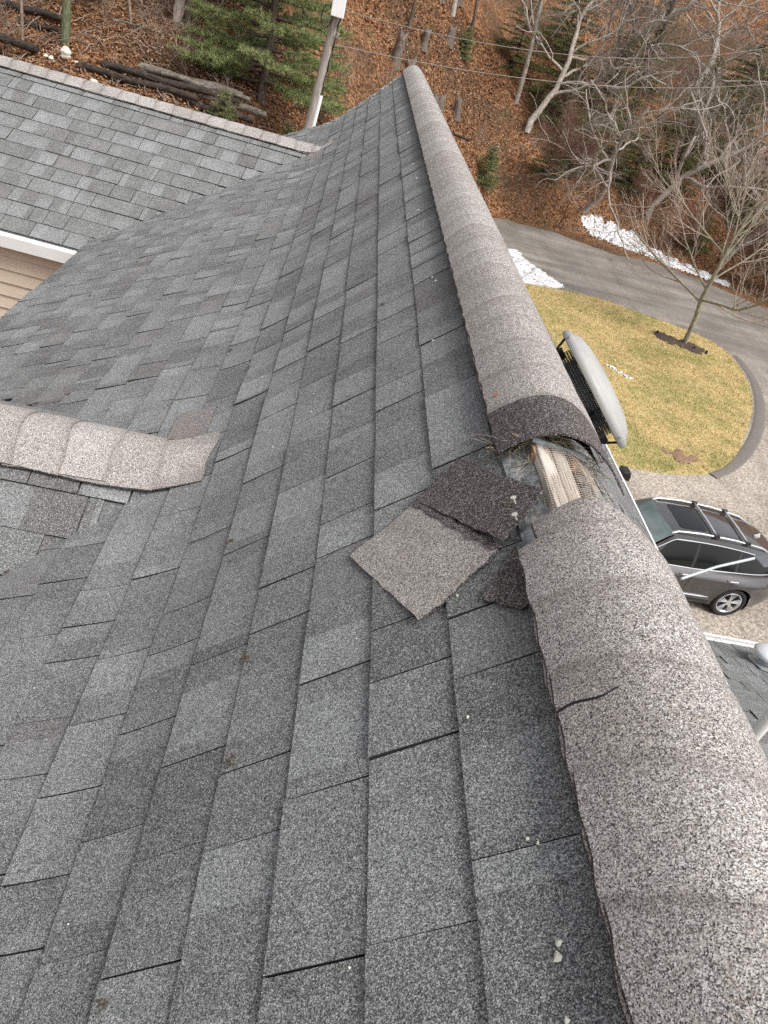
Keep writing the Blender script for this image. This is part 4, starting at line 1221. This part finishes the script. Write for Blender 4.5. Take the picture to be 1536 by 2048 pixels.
# the small tree on the lawn: dense, upswept
mt = bare_tree(3, 4.4, .075, 4, .07, .03, (14, 9, 6, 4), (.95, .55, .5, .5), (.95, .55, .5, .45), bark('lawn tree bark', (.15, .15, .10), (.40, .36, .28)), bark('lawn tree twigs', (.26, .20, .16), (.56, .47, .40)), lean=(-.30, .02))
put_tree(mt, 'lawn_tree', 'small bare tree with fine upswept twigs standing in the mulch bed on the lawn', 'tree', (15.0, 28.75, ZG + .05), 0.0, 1.42)
for (x, y) in ((13.85, 29.15), (15.75, 28.1), (15.2, 28.2)):
    q = MB(); q.box((0, 0, .06), (.10, .03, .16)); ob = q.obj('edging_stake', M_DARKMET); ob.location = (x, y, ZG + .08)
    tag(ob, {13.85: 'small black stake at the upper end of the mulch bed', 15.75: 'small black stake at the lower end of the mulch bed', 15.2: 'small black stake beside the stem of the lawn tree'}[x], 'stake')

# big gnarly pale trees on the right hillside
LIMB_LEVEL = 3
gn = [bare_tree(21 + i, 8.0, .20, 4, .21, -.01, (12, 9, 7, 5), (1.05, .9, .8, .75), (.75, .6, .5, .5), M_BARK_PALE, bark('pale twigs %d' % i, (.11, .09, .075), (.32, .27, .23))) for i in range(3)]
LIMB_LEVEL = 2
spots = [(10.4, 51.5, 0, 1.15, 'pale gnarled bare tree leaning at the left edge of the right hand thicket'),
         (14.5, 47.2, 1, 1.0, 'pale gnarled bare tree with kinked limbs behind the upper end of the snow bank'),
         (19.5, 49.5, 2, 1.15, 'pale crooked bare tree with spreading limbs behind the middle of the snow bank'),
         (24.5, 47.0, 0, 1.1, 'pale crooked bare tree above the lower end of the snow bank'),
         (29.0, 44.5, 1, 1.15, 'tangled pale bare tree at the right end of the leafy bank'),
         (15.5, 58.0, 2, 1.2, 'tall pale bare tree farther up the right hand slope'),
         (24.0, 59.0, 1, 1.25, 'tall twisted bare tree high on the right slope'),
         (33.5, 53.0, 2, 1.3, 'large pale bare tree at the upper right of the slope'),
         (36.0, 43.0, 0, 1.2, 'pale bare tree beyond the bend of the driveway')]
for i, (x, y, k, sc, lab) in enumerate(spots):
    put_tree(gn[k], 'bare_tree', lab, 'tree', on_ground(x, y), i * 1.9, sc, 'bare trees on the right hillside')
# reddish scrub beside the lane
scr = [bare_tree(60 + i, 2.4, .035, 3, .12, .03, (22, 12, 7), (.8, .6, .5), (.85, .6, .5), M_TWIG_RED, M_TWIG_RED) for i in range(2)]
ssp = [(25.0, 40.5), (26.5, 39.6), (28.0, 38.6), (23.4, 43.5), (29.5, 37.6), (25.5, 43.0), (21.0, 46.5), (27.5, 41.5), (18.6, 49.0), (31, 37.2), (14.0, 49.5), (11.5, 47.0)]
near_what = ['nearest the lower tip of the snow bank', 'second along the lane past the snow bank', 'third along the lane past the snow bank', 'just above the lower tip of the snow bank', 'fourth along the lane past the snow bank', 'behind the first scrub past the snow bank',
             'above the middle of the snow bank', 'behind the second scrub past the snow bank', 'above the upper half of the snow bank', 'farthest right along the lane', 'above the upper tip of the snow bank', 'left of the snow bank at the top of the lane']
for i, ((x, y), w_) in enumerate(zip(ssp, near_what)):
    put_tree(scr[i % 2], 'scrub', 'reddish twiggy scrub ' + w_, 'shrub', on_ground(x, y, -.05), i * 2.3, 1.0 + .25 * math.sin(i * 3), 'reddish scrub by the lane')

# pines
def needle_mat(name, a, b):
    m = Mat(name); t = m.attr(); m.col(m.ramp(t, [(0, a), (1, b)])).set(rough=.75, spec=.3)
    return m.m
M_NEEDLE = needle_mat('pine needles', (.075, .11, .032), (.34, .38, .16))
M_NEEDLE_D = needle_mat('dark hemlock needles', (.085, .10, .03), (.27, .29, .10))
def needles(rng, C, D, nn, L, w=.0035):
    """bundles of needles: C centres (n,3), D directions"""
    n = len(C); C = np.repeat(C, nn, 0); D = np.repeat(D, nn, 0)
    d = D * .75 + rng.normal(0, .55, C.shape); d /= np.linalg.norm(d, axis=1, keepdims=True)
    s = np.cross(d, rng.normal(0, 1, C.shape)); s /= np.linalg.norm(s, axis=1, keepdims=True)
    LL = L * rng.uniform(.6, 1.1, (len(C), 1)); ww = w
    V = np.stack([C - s * ww, C + s * ww, C + d * LL], 1)
    tone = np.repeat(rng.random(n), nn) * .6 + rng.random(len(C)) * .4
    return V.reshape(-1, 3), np.arange(len(C) * 3).reshape(-1, 3), tone
def pine(seed, H, r, crown0=.15, rad=3.0, whorls=14, per=5, L=.13, nn=11, mat=None, dens=1.0, droop=.05, mt=None, w=.0055):
    rng = np.random.default_rng(seed); A = Twigs(); B = Twigs(); C = []; D = []
    n = 12; z = np.linspace(0, H, n + 1)
    tp = np.stack([.06 * np.sin(z * .8), .05 * np.cos(z * .7), z], 1); A.add(tp, np.linspace(r, .02, n + 1), 10)
    for k in range(whorls):
        h0 = crown0 * H + (1 - crown0) * H * (k / whorls) ** 1.05
        for j in range(per):
            h = max(.03, h0 + rng.uniform(-.55, .55) * (1 - crown0) * H / whorls)
            az = 2 * PI * (j / per) + k * 1.1 + rng.normal(0, .3); ln = rad * (1 - (h / H) ** 1.4 * .85) * rng.uniform(.7, 1.15)
            m = 7; pts = [np.array([0, 0, h])]; e = .10 - .25 * (1 - h / H)
            for i in range(m):
                e += .05 - droop * .4; pts.append(pts[-1] + np.array([math.cos(az), math.sin(az), e + .06 * rng.normal()]) * ln / m); az += rng.normal(0, .06)
            pts = np.array(pts); B.add(pts, np.linspace(.035 + .01 * ln, .006, m + 1), 4)
            nt = int(ln * 8 * dens)
            for q in range(nt):
                t = .22 + .78 * (q + rng.random()) / nt; i = min(m - 1, int(t * m)); p = pts[i] + (pts[i + 1] - pts[i]) * (t * m - i)
                dr = pts[i + 1] - pts[i]; dr /= np.linalg.norm(dr); sd_ = np.array([-dr[1], dr[0], 0]) * (1 if q % 2 else -1)
                sd_ = sd_ / (np.linalg.norm(sd_) + 1e-6); ll = (.25 + .55 * (1 - abs(t - .55))) * ln * .33 * rng.uniform(.6, 1.2)
                v = dr * .75 + sd_ * .8 + np.array([0, 0, rng.normal(.05, .12)]); v /= np.linalg.norm(v)
                e2 = p + v * ll; B.add(np.array([p, (p + e2) / 2 + np.array([0, 0, .02]), e2]), np.array([.008, .006, .003]), 3)
                ns = max(2, int(ll / .075))
                for s_ in range(ns):
                    tt = (s_ + .6) / ns; C.append(p + (e2 - p) * tt + rng.normal(0, .02, 3)); D.append(v * .8 + np.array([0, 0, .35]))
    V, F, T = needles(rng, np.array(C), np.array(D), nn, L, w)
    me = np_mesh('needles', V, F, mat or M_NEEDLE, T)
    return A.mesh('trunk', mt or M_BARK), B.mesh('boughs', M_BARK), me
PK = ('trunk', 'boughs', 'needles')
pineA = pine(5, 6.6, .17, .13, 2.9, 13, 6, .17, 14, dens=1.3, w=.008)
pineB = pine(8, 6.0, .10, .12, 1.9, 12, 6, .15, 12, dens=1.2, w=.008)
put_tree(pineA, 'pine_tree', 'soft green pine with open boughs standing by the log pile left of the utility pole', 'pine tree', on_ground(-3.7, 27.4), .4, 1.0, 'pines behind the house', PK)
put_tree(pineA, 'pine_tree', 'soft green pine close behind the first pine, at top left of the pole', 'pine tree', on_ground(-5.0, 31.0), 2.6, 1.0, 'pines behind the house', PK)
put_tree(pineB, 'pine_tree', 'young pine whose green bough reaches in at the top of the leaf covered slope', 'pine tree', on_ground(-9.6, 29.6), 1.3, 1.15, 'pines behind the house', PK)
put_tree(pineB, 'pine_tree', 'young pine touching the right flank of the utility pole', 'pine tree', on_ground(-2.0, 29.5), 3.3, .62, 'pines behind the house', PK)
bush = pine(12, 1.9, .05, .02, .75, 11, 7, .13, 13, dens=1.6)
for x, y, sc, lab in ((3.4, 36.5, 1.25, 'bright green young pine right behind the far end of the ridge'), (-4.5, 25.1, .75, 'yellow green seedling pine at the right end of the log pile'),
                      (5.2, 52.5, .9, 'small green pine seedling among the stumps up the slope'), (4.6, 41.0, .9, 'low green seedling beside the stumps, right of the ridge end'), (-2.6, 26.6, .6, 'dark green seedling at the foot of the utility pole'),
                      (7.5, 45.0, 1.2, 'green bush at the left rim of the right hand thicket'), (-6.6, 29.5, .6, 'dull green seedling on leaf litter behind the logs')):
    put_tree(bush, 'young_pine', lab, 'shrub', on_ground(x, y), x, sc, 'seedling pines on the slope', PK)
hem = [pine(31 + i, 5.5, .09, .03, 2.3, 14, 6, .16, 11, M_NEEDLE_D, .85, .12, w=.009) for i in range(2)]
hs_ = [(14.0, 50.5, .75), (18.0, 51.0, .8), (25.5, 55.5, 1.1), (30.0, 50.5, .8), (16.0, 56.5, 1.0), (23.0, 57.5, 1.0), (34.5, 50.5, .9), (38, 55, 1.2), (12.0, 54.5, 1.0), (16.8, 52.2, .9), (21.5, 53.6, 1.0), (27.0, 52.0, 1.0), (31.5, 48.5, .9), (13.0, 61.0, 1.1), (19.5, 62.0, 1.1), (27.5, 62.0, 1.2), (36.0, 58.0, 1.2), (22.6, 47.8, .55), (11.6, 47.8, .5), (9.2, 57.0, .9), (33.0, 66.0, 1.3), (41, 50, 1.2)]
hl = ['just above the tip of the snow bank', 'just above the middle of the snow bank', 'halfway up the right slope behind the crooked trees', 'at the right behind the reddish scrub', 'halfway up behind the first gnarled tree', 'halfway up in the middle of the right slope', 'at the right edge beyond the tangled tree', 'at the upper right edge of the slope', 'left rim of the right thicket', 'above the upper end of the snow bank', 'above the middle of the snow bank', 'above the lower end of the snow bank', 'at the right edge above the lane', 'high behind the left gnarled tree', 'high in the middle of the right slope', 'high on the right slope behind the crooked trees',
      'near the upper right corner of the slope', 'low and close behind the snow bank', 'low at the top of the lane, left of the snow', 'between the stumps and the right thicket', 'highest on the right slope', 'far right beyond the driveway bend']
for i, ((x, y, sc), w_) in enumerate(zip(hs_, hl)):
    put_tree(hem[i % 2], 'hemlock', 'dull olive green hemlock ' + w_, 'evergreen', on_ground(x, y), i * 1.3, sc, 'hemlocks on the right slope', PK)

# straight trunks and saplings
def trunk_mesh(seed, H, r, mat):
    rng = np.random.default_rng(seed); A, B = Twigs(), Twigs()
    grow(rng, A, B, np.zeros(3), np.array([.02, 0, 1.0]), H, r, 0, 3, .03, .004, (7, 5, 4), (1.0, .8, .7), (.28, .5, .5), )
    return A.mesh('trunk', mat), B.mesh('crown', M_TWIG)
tm = [trunk_mesh(1, 12, .19, M_BARK), trunk_mesh(2, 11, .10, M_BARK), trunk_mesh(3, 9, .05, M_TWIG), trunk_mesh(4, 12, .13, M_BARK_GREEN), trunk_mesh(6, 12, .17, M_BARK_PALE)]
tl = [(-9.6, 26.1, 3, 'mossy green straight trunk left of the white rocks'), (-12.6, 28.4, 4, 'grey trunk at the upper left corner'), (-12.4, 27.0, 2, 'thin pale sapling at the left edge above the logs'),
      (-10.9, 26.2, 2, 'thin brown sapling left of the mossy trunk'), (-9.8, 28.6, 1, 'dark trunk just right of the mossy trunk'), (-9.0, 29.4, 0, 'dark trunk beneath the reaching green bough'),
      (-7.0, 29.2, 4, 'pale grey trunk left of the pines'), (-6.6, 28.9, 1, 'slender dark trunk beside the pale one left of the pines'), (-3.0, 31.2, 1, 'slim trunk behind the first pine'),
      (1.2, 43.4, 1, 'dark straight trunk standing above the far end of the ridge'), (4.0, 52.6, 4, 'pale trunk at the top of the stump slope'), (-.2, 47.0, 2, 'thin grey sapling up the stump slope'),
      (5.6, 55.0, 1, 'dark trunk at the top, right of the pale trunk'), (9.6, 54.0, 4, 'leaning pale trunk at the left rim of the right thicket'), (-8.1, 27.8, 2, 'thin twiggy sapling over the leaf covered slope'),
      (17.5, 55.0, 0, 'dark trunk among the gnarled pale trees'), (30.0, 56.0, 0, 'dark trunk high on the right slope'), (2.5, 58.0, 0, 'dark trunk high above the stumps')]
for i, (x, y, k, lab) in enumerate(tl):
    t = put_tree(tm[k], 'tree', lab, 'tree', on_ground(x, y), i * 2.1, 1.0, 'straight trunks on the slopes')
    t.rotation_euler = (.05 * math.sin(i * 4), .06 * math.cos(i * 5), i * 2.1)
# low brush on the left slope
brush = bare_tree(90, 1.2, .02, 3, .2, .0, (12, 6, 4), (1.0, .8, .7), (.9, .6, .5), M_TWIG, M_TWIG)
bl = [(-11.5, 25.6, 'left of the mossy trunk above the ridge caps'), (-10.3, 27.6, 'above the mossy trunk'), (-8.8, 27.2, 'in the middle of the left leaf slope'), (-7.2, 27.6, 'under the pale grey trunk'), (-5.9, 26.4, 'above the log pile'), (-4.6, 25.5, 'at the right end of the log pile'),
      (-12.2, 26.4, 'at the left edge'), (-6.0, 29.5, 'high behind the log pile'), (.5, 36.0, 'behind the end of the roof ridge'), (1.8, 39.5, 'among the stumps'), (-1.0, 33.0, 'right of the utility pole'), (6.8, 46.0, 'on the way to the right thicket')]
for i, (x, y, lab) in enumerate(bl):
    put_tree(brush, 'brush', 'low tangle of tan twigs ' + lab, 'brush', on_ground(x, y, 0), i, .9 + .3 * math.sin(i * 2), 'low brush on the slopes')

# stumps
for i, (x, y, h, r, lab) in enumerate([(.75, 38.9, 1.15, .22, 'grey stump left of a close pair above the ridge end'), (1.55, 39.6, 1.1, .24, 'grey stump right of a close pair above the ridge end'), (3.55, 42.3, 1.3, .34, 'tallest split grey stump right of the ridge end'),
                                      (3.8, 48.6, .8, .22, 'small mossy stump halfway up the slope'), (3.0, 50.5, .9, .16, 'small stump high on the slope under the upper wire'), (4.9, 45.0, .9, .2, 'dark stump at the right end of the stump group'),
                                      (2.2, 44.5, .8, .2, 'low stump behind the close pair'), (4.4, 55.5, 1.0, .18, 'pale broken stump near the top of the slope')]):
    q = MB(); n = 16; rows = []
    for hh, rr in ((-.2, 1.5), (.05, 1.25), (.35, 1.0), (.8, .92), (1.0, .9)):
        rows.append([(r * rr * (1 + .12 * math.sin(3 * t + i) + .07 * math.sin(7 * t)) * math.cos(t), r * rr * (1 + .12 * math.sin(3 * t + i)) * math.sin(t), hh * h + (.12 * h * math.sin(t * 2 + i) + .08 * h * math.sin(5 * t) if hh == 1.0 else 0)) for t in np.linspace(0, 2 * PI, n, endpoint=False)])
    rows.append([(0.2 * a, .2 * b, h * .92) for a, b, c in rows[-1]])
    q.grid(rows, closed_u=True); ob = q.obj('stump', M_STUMP, smooth=True); ob.location = on_ground(x, y, 0); ob.rotation_euler = (.08 * math.sin(i), .1 * math.cos(i * 2), 0)
    tag(ob, lab, 'tree stump', 'stumps on the slope')

# logs
M_LOG = bark('blackened log', (.016, .013, .011), (.085, .068, .056), (2, 8, 8)); M_LOGP = bark('weathered split log', (.06, .048, .038), (.30, .265, .225), (2, 10, 10))
for i, (x, y, L, r, az, dz, mt_, lab) in enumerate([(-7.1, 25.0, 3.6, .13, -.02, .16, M_LOG, 'blackened log nearest the roof ridge in the log pile'), (-6.2, 25.35, 4.2, .14, -.03, .20, M_LOG, 'long blackened log second from the roof ridge'),
        (-5.1, 25.2, 3.0, .13, .02, .15, M_LOG, 'dark log at the right end of the pile'), (-5.7, 25.9, 3.2, .17, -.05, .22, M_LOGP, 'pale weathered split log on top of the pile'), (-4.6, 25.9, 2.6, .15, .04, .2, M_LOGP, 'short grey log at the upper right of the pile'),
        (-5.2, 25.6, 2.8, .10, -.12, .42, M_LOGP, 'thin grey plank like log lying over the others'), (-12.3, 25.5, 4.2, .17, .02, .18, M_LOG, 'dark mossy log at the left edge'), (-11.2, 27.3, 2.4, .13, -.03, .13, M_LOG, 'short dark log above the left edge log'),
        (-13.0, 27.0, 3.0, .07, .05, .1, M_LOGP, 'thin pale pole lying at the left edge above the dark logs'), (-7.9, 27.9, 1.9, .04, .9, .1, M_LOGP, 'thin fallen branch on the leaf covered slope'), (4.4, 43.0, 2.6, .09, -.3, .1, M_LOG, 'fallen dark log right of the tallest stump'),
        (-10.6, 26.9, 1.5, .09, .0, .1, M_LOG, 'short dark log behind the mossy trunk')]):
    r *= .72
    q = MB(); n = 12; rows = []
    for k in range(9):
        t = k / 8 - .5; rows.append([(L * t, r * (1 + .1 * math.sin(k * 2 + a * 2)) * math.cos(a), .03 * math.sin(k * 1.3) + r * (1 + .1 * math.sin(k + a * 3)) * math.sin(a)) for a in np.linspace(0, 2 * PI, n, endpoint=False)])
    q.grid(rows, closed_u=True)
    for rr in (rows[0], rows[-1]): q.face(rr)
    ob = q.obj('log', mt_, smooth=True); ob.location = on_ground(x, y, dz); ob.rotation_euler = (.3, .0, az); tag(ob, lab, 'log', 'logs behind the house')
# rocks
M_ROCK = simple('pale rock', (.62, .58, .50), .8, var=.2, nscale=8)
for i, (x, y, sx, sy, sz, lab) in enumerate([(-9.25, 25.15, .20, .16, .24, 'large cream rock beside the mossy trunk'), (-9.62, 25.0, .10, .1, .09, 'round cream rock left of the large one'), (-9.85, 25.2, .09, .09, .07, 'small tan rock farthest left of the group'), (-8.3, 24.7, .16, .1, .07, 'flat white rock lying right of the group'), (-8.05, 24.2, .14, .1, .07, 'white rock just behind the ridge caps'), (-8.9, 25.05, .12, .08, .06, 'small cream rock right of the large one')]):
    bm = bmesh.new(); bmesh.ops.create_icosphere(bm, subdivisions=3, radius=1)
    for v in bm.verts:
        f = 1 + .16 * math.sin(v.co.x * 3 + i) * math.sin(v.co.y * 4) + .1 * math.sin(v.co.z * 7 + i); f *= .72; v.co = Vector((v.co.x * sx * f, v.co.y * sy * f, v.co.z * sz * f))
    me = bpy.data.meshes.new('rock'); bm.to_mesh(me); bm.free(); me.materials.append(M_ROCK)
    ob = link('rock', me); ob.location = on_ground(x, y, sz * .5); tag(ob, lab, 'rock', 'cream rocks behind the roof')

# leaf litter and fallen sticks
def litter():
    m = Mat('dry leaves'); t = m.attr()
    m.col(m.ramp(t, [(0, (.06, .03, .018)), (.4, (.215, .098, .046)), (.75, (.35, .19, .10)), (1, (.46, .33, .22))])).set(rough=.9, spec=.15)
    N = 90000
    n1 = int(N * .5); n2 = int(N * .32); n3 = N - n1 - n2
    x = np.concatenate([RNG.uniform(-14, -1, n1), RNG.uniform(-2, 8, n2), RNG.uniform(8, 30, n3)])
    y = np.concatenate([RNG.uniform(22, 31.5, n1), RNG.uniform(30, 56, n2), RNG.uniform(38, 60, n3)])
    ok = np.array([ground_z(a, b) > ZG + .0 or (b > 42.8) or (a < 3.2) for a, b in zip(x, y)])
    lane = np.array([not (8.5 < a < 60 and ground_z(a, b) <= ZG + .05 and b < 45.5 - .35 * max(0, a - 13) - (a > 20) * (a - 20) * .4) for a, b in zip(x, y)])
    k = ok & lane; x, y = x[k], y[k]; n = len(x)
    z = np.array([ground_z(a, b) for a, b in zip(x, y)])
    sz = RNG.uniform(.02, .048, n) * np.where(y > 38, 1.6, 1.0)
    a = RNG.uniform(0, 2 * PI, n); tx = RNG.normal(0, .5, n); ty = RNG.normal(0, .5, n)
    c = np.stack([x, y, z + .0], 1)
    e1 = np.stack([np.cos(a), np.sin(a), tx], 1) * sz[:, None]; e2 = np.stack([-np.sin(a), np.cos(a), ty], 1) * sz[:, None] * .7
    V = np.stack([c - e1, c - e2, c + e1, c + e2], 1); V[:, :, 2] += .03
    o = link('fallen_leaves', np_mesh('fallen_leaves', V.reshape(-1, 3), np.arange(n * 4).reshape(n, 4), m.m, RNG.random(n)), kind='stuff')
    tag(o, 'rust brown fallen leaves covering the hillside behind the house', 'leaves')
    tw = Twigs()
    for i in range(900):
        if i % 3: px, py = random.uniform(-13.5, -1), random.uniform(24, 31)
        else: px, py = random.uniform(-1, 26), random.uniform(36, 56)
        if 8 < px and ground_z(px, py) <= ZG + .1: continue
        L = random.uniform(.2, 1.4); az = random.uniform(0, PI); pts = []
        for k in range(5):
            xx, yy = px + L * (k / 4) * math.cos(az) + random.uniform(-.04, .04), py + L * (k / 4) * math.sin(az) + random.uniform(-.04, .04)
            pts.append((xx, yy, ground_z(xx, yy) + .05 + random.uniform(0, .12)))
        tw.add(pts, np.linspace(random.uniform(.008, .02), .004, 5), 3)
    o = link('fallen_twigs', tw.mesh('fallen_twigs', M_TWIG), kind='stuff'); tag(o, 'thin dead twigs scattered over the fallen leaves', 'twigs')
litter()
